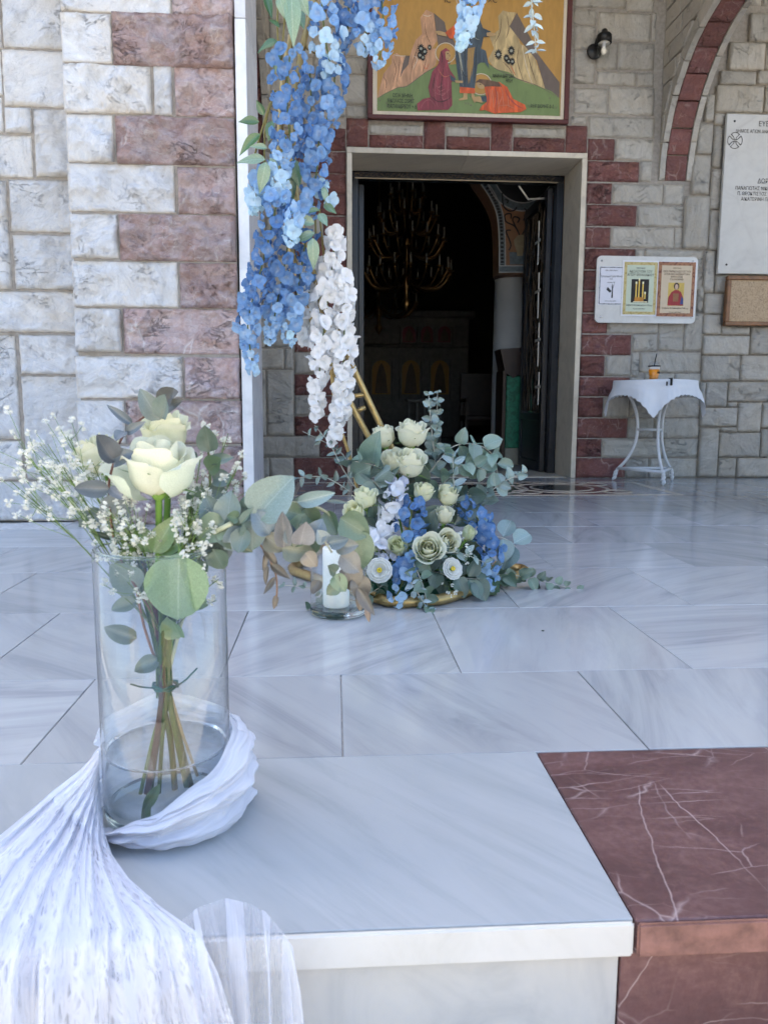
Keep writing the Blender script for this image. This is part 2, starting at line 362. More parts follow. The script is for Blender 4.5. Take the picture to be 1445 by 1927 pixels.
# inlaid panel in front of the door
inl = struct(box('floor_inlay', .03-.42, 2.34, 4.66, 5.66, -.02, .0012, plain('grey_inlay_marble', (.30, .30, .31), .16, var=.2, scale=8)))
mc = plain('cream_inlay', (.62, .56, .46), .2, var=.08); mr = plain('dark_red_inlay', (.13, .05, .045), .15, var=.35, scale=25); mk = plain('black_inlay', (.03, .03, .032), .15)
def sheet(name, x0, x1, y0, y1, z, mat, parent): return box(name, x0, x1, y0, y1, z-.004, z, mat, parent)
ix0, ix1, iy0, iy1 = -.27, 2.22, 4.735, 5.60
sheet('band', ix0, ix1, iy0, iy0+.035, .0024, mc, inl); sheet('band', ix0, ix1, iy1-.03, iy1, .0024, mc, inl)
sheet('band', ix0, ix0+.03, iy0+.036, iy1-.031, .0024, mc, inl); sheet('band', ix1-.05, ix1, iy0+.036, iy1-.031, .0024, mc, inl)
sheet('panel', .0, 1.9, iy0+.05, iy1-.045, .0026, mr, inl)
def ringm(cx_, cy_, r0, r1, z, n=48, a0=0, a1=2*pi):
    vs, fs = [], []
    for i in range(n+1):
        a = a0+(a1-a0)*i/n
        for r in (r0, r1): vs += [(cx_+r*cos(a), cy_+r*sin(a), z), (cx_+r*cos(a), cy_+r*sin(a), z-.003)]
    for i in range(n):
        b = i*4; fs += [(b, b+2, b+6, b+4), (b+2, b+3, b+7, b+6), (b+1, b, b+4, b+5)]
    return mesh('ring', vs, fs)
cyy = (iy0+iy1)/2
for i, (cx_, rr) in enumerate([(.35, .32), (.95, .36), (1.55, .32)]):
    put('ring', ringm(cx_, cyy, rr-.025, rr, .0046), inl, None, mc)
    put('disc', ringm(cx_, cyy, .0, rr*.62, .0045), inl, None, mk); put('ring', ringm(cx_, cyy, rr*.62, rr*.68, .0047), inl, None, mc)
    for s in (-1, 1): put('ring', ringm(cx_+.30, cyy+s*.24, .085, .10, .0052, 28), inl, None, mc)
# a dark pebble and a leaf crumb lying on the tiles
for (px, py, r, l) in [(1021, 1188, .0035, 'tiny dark green leaf crumb lying on the marble floor')]:
    p = atZ(px, py); bm = bmesh.new(); bmesh.ops.create_icosphere(bm, subdivisions=1, radius=r)
    for v in bm.verts: v.co = Vector((v.co.x*(1+.3*rnd.random()), v.co.y, v.co.z*.5))
    me = bpy.data.meshes.new('leaf_crumb'); bm.to_mesh(me); bm.free()
    tag(put('leaf_crumb', me, None, T(p.x, p.y, r*.5), plain('crumb_green', (.01, .03, .02), .6)), l, 'leaf')

# ------------------------------------------------------------------ facade (left wall and pier)
S1 = 2.752
lw = thing('facade_wall', 'recessed wall of rough white marble blocks at the far left', 'wall', (-2.4, YL, 0))
box('wall_core', -7.0, -1.19, YL+.012, 4.1, 0, 4.4, M['mortar'], lw)
L1 = [(10, -50, 330, 245), (15, 260, 380, 548), (25, 555, 160, 685), (-190, 500, 10, 680), (178, 565, 405, 915), (-200, 698, 166, 915), (50, 932, 420, 1200), (-180, 932, 43, 1495), (72, 1218, 430, 1497), (-200, 1510, 440, 1718),
      (-200, 260, 5, 485), (-180, -60, 0, 245)]
stone_px(L1, YL, M['fw'], lw, .021, .011, S1)
L2 = [(37, 631, 165, 704), (-80, 631, 33, 826), (45, 709, 168, 903), (-70, 831, 41, 903), (-80, 907, 170, 981)]
stone_px(L2, YL, M['fw'], lw, .021, .011)
z = 0.004
for (a, b) in [(-7, -1.19)]:
    while z < 4.4:
        h = rnd.uniform(.16, .3); x = -6.9
        while x < -1.25:
            wd = rnd.uniform(.3, .6); x1 = min(x+wd, -1.24)
            if (z < 2.12 and x1 < -1.85) or z >= 2.3:
                stone_w(x+.006, x1-.006, z+.006, z+h-.006, YL, M['fw'], lw, .011, .05)
            x = x1
        z += h
pier = thing('porch_pier', 'porch pier of rough white and pink red stone blocks, left of the doorway', 'wall', (-.8, YF, 0))
box('pier_core', -1.148, -.432, YF+.012, 4.1, 0, 4.4, M['mortar'], pier)
P_w = [(310, -90, 880, 60), (315, 65, 575, 318), (328, 333, 780, 583), (797, 340, 890, 592), (345, 592, 585, 835), (352, 850, 905, 1095), (362, 1108, 608, 1335), (375, 1355, 920, 1588), (385, 1597, 628, 1822), (392, 1845, 945, 2062)]
P_r = [(890, -90, 1207, 78), (582, 66, 1207, 343), (905, 348, 1211, 600), (600, 604, 1214, 850), (922, 865, 1217, 1106), (618, 1110, 1222, 1350), (932, 1362, 1228, 1595), (640, 1600, 1236, 1832), (957, 1850, 1242, 2065)]
stone_px(P_w, YF, M['fw'], pier, .025, .009, S1); stone_px(P_r, YF, M['fr'], pier, .036, .008, S1)
stone_px([(145, 754, 234, 835), (147, 840, 340, 914), (150, 918, 240, 986)], YF, M['fw'], pier, .012, .013)
stone_px([(238, 754, 454, 835), (344, 840, 457, 914), (245, 918, 459, 986)], YF, M['fr'], pier, .017, .011)
zz = 2.31
for i in range(9):
    xs = -.95 if i % 2 else -.72
    stone_w(-1.18, xs-.006, zz, zz+.215, YF, M['fw'], pier, .012, .03); stone_w(xs+.006, -.435, zz, zz+.215, YF, M['fr'], pier, .014, .03); zz += .228
st = thing('marble_corner_trim', 'polished pale marble trim cladding the inner corner of the porch pier', 'trim', (-.4, YF, 0))
for (z0, z1) in [(.001, 1.005), (1.007, 2.2), (2.202, 3.4)]:
    box('trim_slab', -.4215, -.374, YF-.006, 4.1, z0, z1, M['strip'], st, .003)
# right pier and upper facade (out of the frame, they shade the porch)
rp = thing('porch_pier', 'stone porch pier standing right of the porch opening', 'wall', (2.8, YF, 0))
box('pier_core', 2.42, 3.2, YF+.012, 4.1, 0, 4.4, M['mortar'], rp)
for i in range(18):
    xs = 2.9 if i % 2 else 2.7; z0 = .006+.228*i
    stone_w(2.425, xs-.006, z0, z0+.215, YF, M['fr'], rp, .014, .05); stone_w(xs+.006, 3.19, z0, z0+.215, YF, M['fw'], rp, .012, .05)
up = thing('upper_facade', 'upper storey of the church front above the porch', 'building', (0, YF, 4.4))
box('wall_core', -7, 9, YF+.02, 4.12, 4.4, 7.6, M['fw'], up); box('roof', -7.2, 9.2, 3.4, 18, 7.6, 7.9, plain('roof_tile', (.32, .14, .09), .8), up)
box('side_wall', -7, -6.7, 4.12, 18, -.2, 7.6, M['fw'], up); box('side_wall', 8.7, 9, 4.12, 18, -.2, 7.6, M['fw'], up); box('back_wall', -7, 9, 17.7, 18, -.2, 7.6, M['fw'], up)
struct(box('porch_ceiling', -6.7, 8.7, 4.12, 5.94, 4.1, 4.4, M['plaster']))

# ------------------------------------------------------------------ church wall with the doorway
cw = thing('church_wall', 'church wall of pale rough stone with dark red quoins round the doorway', 'wall', (1, YW, 0))
DX0, DX1, DZ = .097, 1.880, 2.420          # outer edge of the marble door surround
for (a, b, z0, z1) in [(-6.7, DX0, 0, 4.1), (DX1, 8.7, 0, 4.1), (DX0, DX1, DZ, 4.1)]:
    box('wall_core', a, b, YW+.012, YW+.40, z0, z1, M['mortar'], cw)
box('wall_core', -6.7, 8.7, YW+.40, YW+.42, 4.1, 4.4, M['mortar'], cw)
A1, C1 = .010, .022
S6 = 3.959
q = [(1106.5, 261, 1156, 301), (1106, 303.5, 1202, 341.5), (1104.5, 344.5, 1150.5, 383), (1104, 385.5, 1197, 425), (1102, 427.5, 1148, 465.5), (1100.5, 468, 1195, 506.5), (1098, 509, 1150, 546), (1097, 548.5, 1192, 588), (1095.5, 590.5, 1142, 627), (1094, 630, 1187, 667.5), (1091.5, 670, 1137, 707.5), (1090, 710, 1184, 745.5), (1088, 748, 1134, 785), (1086, 787.5, 1180, 824), (1085, 826.5, 1131, 860), (1083.5, 862.5, 1176, 899)]
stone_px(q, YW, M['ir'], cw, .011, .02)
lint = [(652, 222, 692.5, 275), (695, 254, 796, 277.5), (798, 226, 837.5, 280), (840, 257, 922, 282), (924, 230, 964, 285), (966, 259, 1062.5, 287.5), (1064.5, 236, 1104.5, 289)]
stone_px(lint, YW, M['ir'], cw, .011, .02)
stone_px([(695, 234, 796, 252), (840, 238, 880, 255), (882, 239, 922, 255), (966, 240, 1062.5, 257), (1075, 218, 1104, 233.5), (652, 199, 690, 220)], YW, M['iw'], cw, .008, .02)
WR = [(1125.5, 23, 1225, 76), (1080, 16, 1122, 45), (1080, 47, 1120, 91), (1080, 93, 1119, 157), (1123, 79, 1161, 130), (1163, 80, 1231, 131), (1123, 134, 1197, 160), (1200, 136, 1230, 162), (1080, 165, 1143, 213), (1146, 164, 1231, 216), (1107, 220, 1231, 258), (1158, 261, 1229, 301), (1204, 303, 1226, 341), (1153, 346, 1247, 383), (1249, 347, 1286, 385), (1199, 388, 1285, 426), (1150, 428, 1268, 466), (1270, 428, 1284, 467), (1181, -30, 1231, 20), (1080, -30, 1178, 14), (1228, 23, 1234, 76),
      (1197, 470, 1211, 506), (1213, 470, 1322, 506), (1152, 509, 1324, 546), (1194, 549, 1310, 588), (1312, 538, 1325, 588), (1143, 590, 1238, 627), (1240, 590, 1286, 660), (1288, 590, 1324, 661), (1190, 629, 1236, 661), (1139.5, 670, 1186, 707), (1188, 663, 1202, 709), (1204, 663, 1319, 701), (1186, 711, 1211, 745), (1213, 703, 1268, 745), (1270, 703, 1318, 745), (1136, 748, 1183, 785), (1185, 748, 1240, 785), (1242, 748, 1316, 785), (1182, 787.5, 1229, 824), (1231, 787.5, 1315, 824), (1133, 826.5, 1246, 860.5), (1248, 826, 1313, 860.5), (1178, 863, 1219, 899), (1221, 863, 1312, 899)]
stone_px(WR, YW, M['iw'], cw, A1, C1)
WE = [(1327, 472, 1345, 550), (1347.5, 517, 1470, 550), (1327, 552.5, 1362, 590), (1364, 552, 1470, 613), (1325, 592, 1357, 628), (1358.5, 615, 1411, 629), (1413, 615, 1480, 667), (1324, 632, 1410, 667), (1322, 669.5, 1392, 716), (1394.5, 669.5, 1480, 716), (1329, 719, 1368, 765), (1371, 719, 1480, 755), (1371, 757.5, 1387, 765), (1389.5, 758, 1432, 812), (1434.5, 758, 1500, 805), (1319, 767.5, 1387, 802), (1354, 804.5, 1387, 812), (1316, 806, 1351, 897), (1354, 815, 1430, 860), (1433, 808, 1500, 860), (1353, 862.5, 1384, 897), (1387, 862.5, 1500, 898), (1318, 720, 1327, 765),
      (1412, 24, 1475, 76), (1373, 78.5, 1440, 130), (1442, 79, 1500, 130), (1356, 133, 1423, 157), (1426, 133, 1500, 157), (1348, 160, 1437, 210), (1440, 160, 1500, 210), (1346, 213, 1363, 233), (1329, 177, 1344, 226), (1312, 231, 1341, 288), (1344, 236, 1360, 314), (1303, 291, 1336, 364), (1339, 317, 1357, 392), (1289, 368, 1334, 467), (1336, 395, 1354, 469), (1366, 213, 1500, 300), (1362, 303, 1500, 400), (1358, 403, 1500, 515)]
stone_px(WE, YW-.02, M['iw'], cw, A1, C1)
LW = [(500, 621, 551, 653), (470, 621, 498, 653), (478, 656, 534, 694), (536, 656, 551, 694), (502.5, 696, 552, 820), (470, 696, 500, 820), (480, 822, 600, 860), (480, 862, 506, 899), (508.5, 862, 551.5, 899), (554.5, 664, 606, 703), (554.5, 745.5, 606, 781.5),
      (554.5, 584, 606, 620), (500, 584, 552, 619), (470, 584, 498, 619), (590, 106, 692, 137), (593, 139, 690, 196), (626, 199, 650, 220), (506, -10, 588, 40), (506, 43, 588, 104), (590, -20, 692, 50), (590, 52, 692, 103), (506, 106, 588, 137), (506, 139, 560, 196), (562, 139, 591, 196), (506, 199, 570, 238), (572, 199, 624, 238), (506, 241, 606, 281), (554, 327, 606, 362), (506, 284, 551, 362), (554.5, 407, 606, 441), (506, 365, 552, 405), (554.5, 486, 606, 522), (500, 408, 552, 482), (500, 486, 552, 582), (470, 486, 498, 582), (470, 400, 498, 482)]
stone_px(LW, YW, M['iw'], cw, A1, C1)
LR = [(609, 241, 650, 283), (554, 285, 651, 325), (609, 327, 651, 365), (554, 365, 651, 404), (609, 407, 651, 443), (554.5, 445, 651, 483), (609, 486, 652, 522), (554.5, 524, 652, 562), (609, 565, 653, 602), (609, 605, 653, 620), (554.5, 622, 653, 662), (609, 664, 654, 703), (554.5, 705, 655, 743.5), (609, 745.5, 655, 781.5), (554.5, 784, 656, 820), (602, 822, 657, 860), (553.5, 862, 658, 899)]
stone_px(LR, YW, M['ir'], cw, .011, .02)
# rest of the church wall beyond the frame
for (xa, xb) in [(3.42, 8.6), (-6.6, -.75)]:
    z = .006
    while z < 4.05:
        h = rnd.uniform(.15, .26); x = xa
        while x < xb-.1:
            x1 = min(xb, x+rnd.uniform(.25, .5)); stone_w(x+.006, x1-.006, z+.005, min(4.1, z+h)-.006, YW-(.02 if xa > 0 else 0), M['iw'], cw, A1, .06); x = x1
        z += h
z = 3.49
while z < 4.05:
    x = -.4
    while x < 3.4:
        x1 = x+rnd.uniform(.25, .45)
        if not (x1 > .24 and x < 1.78): stone_w(x+.006, x1-.006, z, z+.17, YW, M['iw'], cw, A1, .06)
        x = x1
    z += .18
# marble door surround (deep reveal)
ds = thing('door_surround', 'cream marble door surround with a deep reveal', 'door frame', (1, YW, 0))
YR = 6.35
box('jamb', DX0, DX0+.038, YW-.022, YR, 0.0015, DZ-.0385, M['jamb'], ds, .003); box('jamb', DX1-.038, DX1, YW-.022, YR, .0015, DZ-.0385, M['jamb'], ds, .003)
xm = atY(880, 285, YW).x
box('lintel', DX0, xm-.0007, YW-.022, YR, DZ-.038, DZ, M['jamb'], ds, .003); box('lintel', xm+.0007, DX1, YW-.022, YR, DZ-.038, DZ, M['jamb'], ds, .003)
box('threshold', DX0, DX1, YW+.1, YR+.3, -.03, .0012, M['jamb'], ds)
# transverse arches of the porch
def arch(xa, xb, label, face):
    ar = thing('porch_arch', label, 'arch', ((xa+xb)/2, 5.0, 2.24)); cyA, czA, r = 5.01, 2.243, .92
    lo, hi = min(xa, xb), max(xa, xb)
    def P(a, rr): return (cyA+rr*cos(a), czA+rr*sin(a))
    n = 16
    def seg(name, a0, a1, r0, r1, x0, x1, mat, k=4, jit=0):
        vs, fs = [], []
        for i in range(k+1):
            a = a0+(a1-a0)*i/k
            for rr in (r0, r1):
                y, z = P(a, rr+(rnd.uniform(-jit, jit) if rr == r0 else 0)); vs += [(x0, y, z), (x1, y, z)]
        for i in range(k):
            b = i*4; fs += [(b, b+1, b+5, b+4), (b+2, b+6, b+7, b+3), (b, b+4, b+6, b+2), (b+1, b+3, b+7, b+5)]
        fs += [(0, 2, 3, 1), (4*k, 4*k+1, 4*k+3, 4*k+2)]
        c = Vector(vs[0]); me = mesh(name, [Vector(v)-c for v in vs], fs)
        return put(name, me, ar, T(c), mat)
    for i in range(n):
        a0, a1 = pi*i/n+.006, pi*(i+1)/n-.006
        seg('voussoir', a0, a1, r, r+.10, lo+.045, hi-.045, M['ir'], 4, .003)
    for s in (0, 1):
        a = 0.0
        while a < pi-.02:
            a1 = min(pi, a+rnd.uniform(.22, .4)); x0 = lo-.004 if s == 0 else hi-.038
            seg('edge_stone', a+.006, a1-.004, r-.004, r+.09, x0, x0+.042, M['iw'], 5, .004); a = a1
    # spandrel core and face stones
    def core_z(y): d = r*r-(y-cyA)**2; return czA+sqrt(max(0, d)) if abs(y-cyA) < r else czA
    ys = [cyA-r+2*r*i/40 for i in range(41)]
    vs, fs = [], []
    for y in ys:
        for x in (lo+.014, hi-.014): vs += [(x, y, czA+sqrt(max(0, (r+.05)**2-(y-cyA)**2))), (x, y, 4.1)]
    for i in range(40):
        b = i*4; fs += [(b, b+1, b+5, b+4), (b+2, b+6, b+7, b+3), (b, b+4, b+6, b+2)]
    put('spandrel_core', mesh('spandrel_core', vs, fs), ar, None, M['mortar'])
    for sx, xs in ((-1, lo), (1, hi)):
        z = 2.3
        while z < 4.05:
            h = rnd.choice((.13, .2, .24)); y = 4.1
            while y < 5.92:
                y1 = min(5.925, y+rnd.uniform(.22, .42)); z1 = min(4.09, z+h)
                pts = [(y+.006, z1-.006), (y1-.006, z1-.006)]
                low = []
                for k in range(9):
                    yy = y1-.006-(y1-y-.012)*k/8; low.append((yy, max(z+.006, core_z(yy)+.098)))
                keep = [p for p in low if p[1] < z1-.02]
                if len(keep) >= 2:
                    ymn, ymx = keep[-1][0], keep[0][0]
                    poly = [(ymn, z1-.006), (ymx, z1-.006)]+keep
                    d = rnd.uniform(.012, .02)
                    n_ = len(poly); vs = [(xs+sx*d, p[0], p[1]) for p in poly]+[(xs-sx*.03, p[0], p[1]) for p in poly]
                    fs = [tuple(range(n_)), tuple(range(2*n_-1, n_-1, -1))]+[(i, i+n_, (i+1) % n_+n_, (i+1) % n_) for i in range(n_)]
                    c = Vector(vs[0]); me = mesh('stone', [Vector(v)-c for v in vs], fs); put('stone', me, ar, T(c), M['iw'])
                y = y1
            z += h
arch(2.444, 2.69, 'stone arch with red marble underside springing from the wall at right', 0)
arch(-.464, -.71, 'stone arch with red marble underside behind the left porch pier', 1)
# buildings across the courtyard, seen only as reflections
def house(x0, x1, y0, y1, h, lab):
    b = thing('house', lab, 'building', ((x0+x1)/2, (y0+y1)/2, -.66)); box('wall', x0, x1, y0, y1, -.66, h, M['cream'], b)
    mg = plain('window_glass', (.03, .035, .04), .1); mw = plain('roof_edge', (.5, .45, .38), .7)
    box('roof', x0-.3, x1+.3, y0-.3, y1+.3, h, h+.25, mw, b)
    for zz in (.6, 3.5):
        k = int((x1-x0)/2)
        for i in range(k):
            xw = x0+(i+.5)*(x1-x0)/k; box('window', xw-.45, xw+.45, y1, y1+.03, zz, zz+1.5, mg, b)
for (xa, xb, ya, yb, lab) in [(-2.3, -1.05, -1.0, -.62, 'added cream pier at left behind the camera, for warm reflections in the vase'), (.55, 1.75, -1.75, -1.35, 'added cream pier at right behind the camera, for warm reflections in the vase')]:  # unseen sunlit blocks, added for warm strips in the vase glass and bounce
    sp = thing('added_pier', lab, 'pier', ((xa+xb)/2, (ya+yb)/2, -.66)); box('body', xa, xb, ya, yb, -.66, .62, M['reflector'], sp, .01); box('cap', xa-.05, xb+.05, ya-.05, yb+.05, .621, .69, M['riser'], sp, .01)
house(-15.5, -11.5, -19, -14, 8, 'cream house across the courtyard, the one to the left'); house(3.5, 8.5, -21, -16, 9, 'tall cream house across the courtyard, the one to the right')
# ------------------------------------------------------------------ icon over the door
def paint(name, c, folds=.0, rough=.55):
    m = MT(name); co = m.coord(False); nz = m.noise(m.n('Mapping', {'Vector': co, 'Scale': (9, 9, 2.5)}), 3, 5, .6, 1.0)
    k = .75 if folds else .9; h = 1.5 if folds else 1.1
    m.set(Base_Color=m.ramp(nz, [(.32, tuple(x*k for x in c)), (.5, c), (.68, tuple(min(1, x*h) for x in c))]), Roughness=rough); return m.m
PT = {k: paint('paint_'+k, c, f) for k, (c, f) in dict(gold=((.42, .235, .055), 0), green=((.15, .215, .075), 0), pinkrock=((.46, .26, .15), 1), tanrock=((.42, .32, .16), 1), shade=((.13, .10, .085), 0), maroon=((.21, .035, .05), 1), orange=((.50, .085, .02), 1), navy=((.045, .065, .085), 1), ochre=((.30, .19, .07), 0), skin=((.42, .28, .13), 0), cream=((.58, .51, .40), 0), frame=((.085, .018, .016), 0), hair=((.11, .06, .035), 1), rose=((.50, .17, .09), 0), plum=((.30, .09, .10), 0), black=((.012, .012, .01), 0), leafgrey=((.30, .31, .26), 0)).items()}
YI = 5.885
ic = thing('icon_painting', 'painted gold icon in a dark red frame above the door', 'icon', (1, YI, 2.6))
def C4(p, y): v = atY(p[0]/3.6125+680, p[1]/3.6125, y); return (v.x, v.z)
xl = atY(692, 120, YI).x; xr = atY(1072.5, 120, YI).x; zb = atY(880, 228.5, YI).z; zt = zb+1.42
def rect(name, x0, x1, z0, z1, y, mat, par, d=.012): return box(name, x0, x1, y, y+d, z0, z1, mat, par)
rect('picture_ground', xl+.03, xr-.03, zb+.03, zt-.03, YI+.004, PT['gold'], ic, .03)
fw = .036
for (a, b, c, d) in [(xl, xr, zb, zb+fw*.8), (xl, xr, zt-fw, zt), (xl, xl+fw, zb+fw*.8+.0005, zt-fw-.0005), (xr-fw, xr, zb+fw*.8+.0005, zt-fw-.0005)]: box('frame_bar', a, b, YI-.012, YI+.03, c, d, PT['frame'], ic, .003)
a0, a1, b0, b1 = xl+fw+.001, xr-fw-.001, zb+fw*.8+.001, zt-fw-.001
for (a, b, c, d) in [(a0, a1, b0, b0+.024), (a0, a1, b1-.03, b1), (a0, a0+.03, b0+.0245, b1-.0305), (a1-.024, a1, b0+.0245, b1-.0305)]: box('border', a, b, YI-.002, YI+.01, c, d, PT['cream'], ic)
PX0, PX1, PZ0 = a0+.031, a1-.025, b0+.026
def ip(name, pts, mat, lay, smooth=0):
    y = YI+.0035-lay*.0011
    pts = [C4(p, y) for p in pts]; pts = [(min(max(p[0], PX0), PX1), max(p[1], PZ0)) for p in pts]
    if smooth:
        q_ = smoothcurve([(p[0], p[1], 0) for p in pts+[pts[0]]], smooth)[:-1]; pts = [(min(max(p[0], PX0), PX1), max(p[1], PZ0)) for p in q_]
    n = len(pts); c = Vector((pts[0][0], y, pts[0][1]))
    vs = [(p[0]-c.x, 0, p[1]-c.z) for p in pts]
    me = mesh(name, vs+[(v[0], .0008, v[2]) for v in vs], [tuple(range(n)), tuple(range(2*n-1, n-1, -1))]); return put(name, me, ic, T(c), PT[mat])
ip('rock', [(107, 665), (150, 500), (205, 430), (205, 378), (240, 360), (265, 378), (328, 378), (300, 470), (345, 330), (370, 270), (412, 230), (400, 120), (440, 65), (490, 90), (500, 180), (520, 265), (480, 330), (520, 330), (505, 440), (380, 545), (310, 595), (240, 612)], 'pinkrock', 1)
ip('rock_shade', [(492, 88), (565, 150), (577, 205), (630, 280), (640, 330), (600, 440), (545, 420), (520, 300), (505, 200)], 'shade', 2); ip('rock_shade', [(300, 378), (330, 378), (318, 440), (285, 480), (262, 530), (282, 430)], 'shade', 2)
ip('rock', [(860, 400), (900, 330), (870, 250), (935, 200), (928, 110), (960, 70), (1000, 82), (1052, 85), (1010, 170), (1060, 240), (1080, 300), (1130, 320), (1180, 400), (1250, 610), (1110, 580), (1000, 510), (918, 490)], 'tanrock', 1)
ip('rock_shade', [(1055, 85), (1100, 170), (1150, 260), (1200, 370), (1345, 560), (1345, 680), (1290, 635), (1250, 612), (1190, 410), (1100, 300), (1005, 180)], 'shade', 2)
ip('hill', [(105, 668), (162, 632), (242, 597), (312, 583), (380, 532), (460, 478), (505, 450), (600, 440), (700, 430), (850, 420), (918, 470), (1000, 490), (1060, 535), (1110, 560), (1200, 585), (1290, 620), (1345, 665), (1345, 825), (105, 775)], 'green', 3)
def circ(cx_, cy_, r, n=36): return [(cx_+r*cos(2*pi*i/n), cy_+r*sin(2*pi*i/n)) for i in range(n)]
for (x, y, r) in [(572, 360, 71), (812, 572, 74), (735, -20, 95)]:
    ip('halo_rim', circ(x, y, r), 'cream', 4); ip('halo', circ(x, y, r-5), 'ochre', 5); ip('halo', circ(x, y, r-9), 'gold', 6)
ip('robe', [(640, 330), (655, 130), (690, 100), (790, 95), (825, 190), (880, 215), (860, 250), (830, 250), (812, 330), (845, 345), (868, 465), (838, 425), (808, 425), (788, 440), (770, 605), (670, 605), (650, 480), (640, 400)], 'navy', 7)
ip('fold', [(722, 330), (772, 318), (752, 450), (726, 575), (718, 450)], 'ochre', 8); ip('fold', [(655, 340), (668, 335), (690, 480), (684, 500)], 'leafgrey', 8)
ip('sleeve', [(568, 222), (630, 172), (662, 108), (668, 240), (605, 265)], 'orange', 8); ip('hand', [(497, 212), (530, 208), (572, 222), (580, 248), (520, 236)], 'skin', 8); ip('hand', [(850, 222), (880, 218), (922, 236), (880, 246), (852, 244)], 'skin', 8)
ip('hem', [(668, 590), (770, 600), (772, 635), (668, 632)], 'orange', 8)
ip('foot', [(692, 632), (718, 634), (720, 675), (662, 684), (664, 672), (692, 662)], 'skin', 8); ip('foot', [(745, 634), (762, 634), (780, 690), (768, 700), (752, 670)], 'skin', 8)
ip('robe', [(525, 432), (538, 350), (572, 325), (600, 345), (596, 400), (585, 430), (605, 480), (640, 530), (612, 560), (617, 715), (590, 745), (382, 750), (378, 705), (420, 672), (468, 662), (455, 592), (480, 490)], 'maroon', 9)
ip('face', [(570, 352), (592, 346), (604, 366), (606, 392), (586, 408), (574, 398)], 'skin', 10, 3); ip('hand', [(630, 545), (690, 550), (688, 565), (640, 562)], 'skin', 10); ip('sleeve', [(598, 505), (640, 535), (636, 558), (606, 545)], 'navy', 10)
for k in range(5): ip('fold', [(486+k*16, 560+k*30), (520+k*14, 590+k*28), (566+k*8, 570+k*30), (522+k*12, 600+k*28)], 'plum', 10) if k < 4 else None
ip('robe', [(835, 590), (880, 560), (935, 556), (990, 592), (1030, 672), (1110, 712), (1120, 742), (1080, 762), (930, 768), (908, 792), (840, 748), (798, 752), (815, 722), (852, 692)], 'orange', 9)
ip('hair', [(772, 560), (800, 538), (850, 540), (935, 560), (955, 590), (880, 586), (830, 590), (800, 565)], 'hair', 10); ip('face', [(778, 566), (800, 560), (834, 584), (826, 604), (796, 598)], 'skin', 11, 3); ip('hand', [(755, 660), (800, 655), (850, 672), (820, 700), (780, 690)], 'skin', 10); ip('sleeve', [(810, 655), (850, 650), (852, 692), (820, 690)], 'navy', 11)
for k in range(4): ip('fold', [(885+k*35, 610+k*12), (890+k*35, 608+k*14), (901+k*34, 728), (897+k*34, 732)], 'rose', 10)
def bush(cx_, cy_, r, s):
    q_ = []
    for i in range(26):
        a = 2*pi*i/26; rr = r*(1.15 if i % 2 else .75); q_.append((cx_+rr*cos(a)*.8, cy_+rr*sin(a)*1.2))
    ip('bush', q_, 'black', 5); ip('bush_leaf', circ(cx_, cy_, r*.38, 10), 'leafgrey', 6)
for (x, y, r) in [(405, 330, 26), (398, 375, 24), (430, 350, 24), (418, 390, 20), (463, 322, 17), (930, 370, 30), (1018, 345, 28), (985, 395, 24), (1025, 418, 22), (1000, 415, 20)]: bush(x, y, r, 0)
for i in range(34):
    x, y = rnd.uniform(120, 1330), rnd.uniform(640, 790)
    if 360 < x < 640 or 760 < x < 1130: y = rnd.uniform(770, 800)
    ip('grass_tuft', [(x-8, y-16), (x, y), (x+9, y-17), (x+2, y+3), (x-2, y+3)], 'shade', 4)
def stroke(pts, mat, lay, wd=2.0):
    y = YI+.0035-lay*.0011; q_ = smoothcurve([Vector((*C4(p, y), 0)) for p in pts], 5); n = len(q_); a, b = [], []
    for i, p_ in enumerate(q_):
        t = (q_[min(i+1, n-1)]-q_[max(i-1, 0)]).normalized(); nn = Vector((-t.y, t.x, 0))*wd/3.6125/FPX*YI*(.25+.75*sin(pi*(i+.5)/n)); a.append(p_+nn); b.append(p_-nn)
    prism('brush_stroke', [(v.x, v.y) for v in a]+[(v.x, v.y) for v in reversed(b)], .0006, PT[mat], ic, T(0, y, 0))
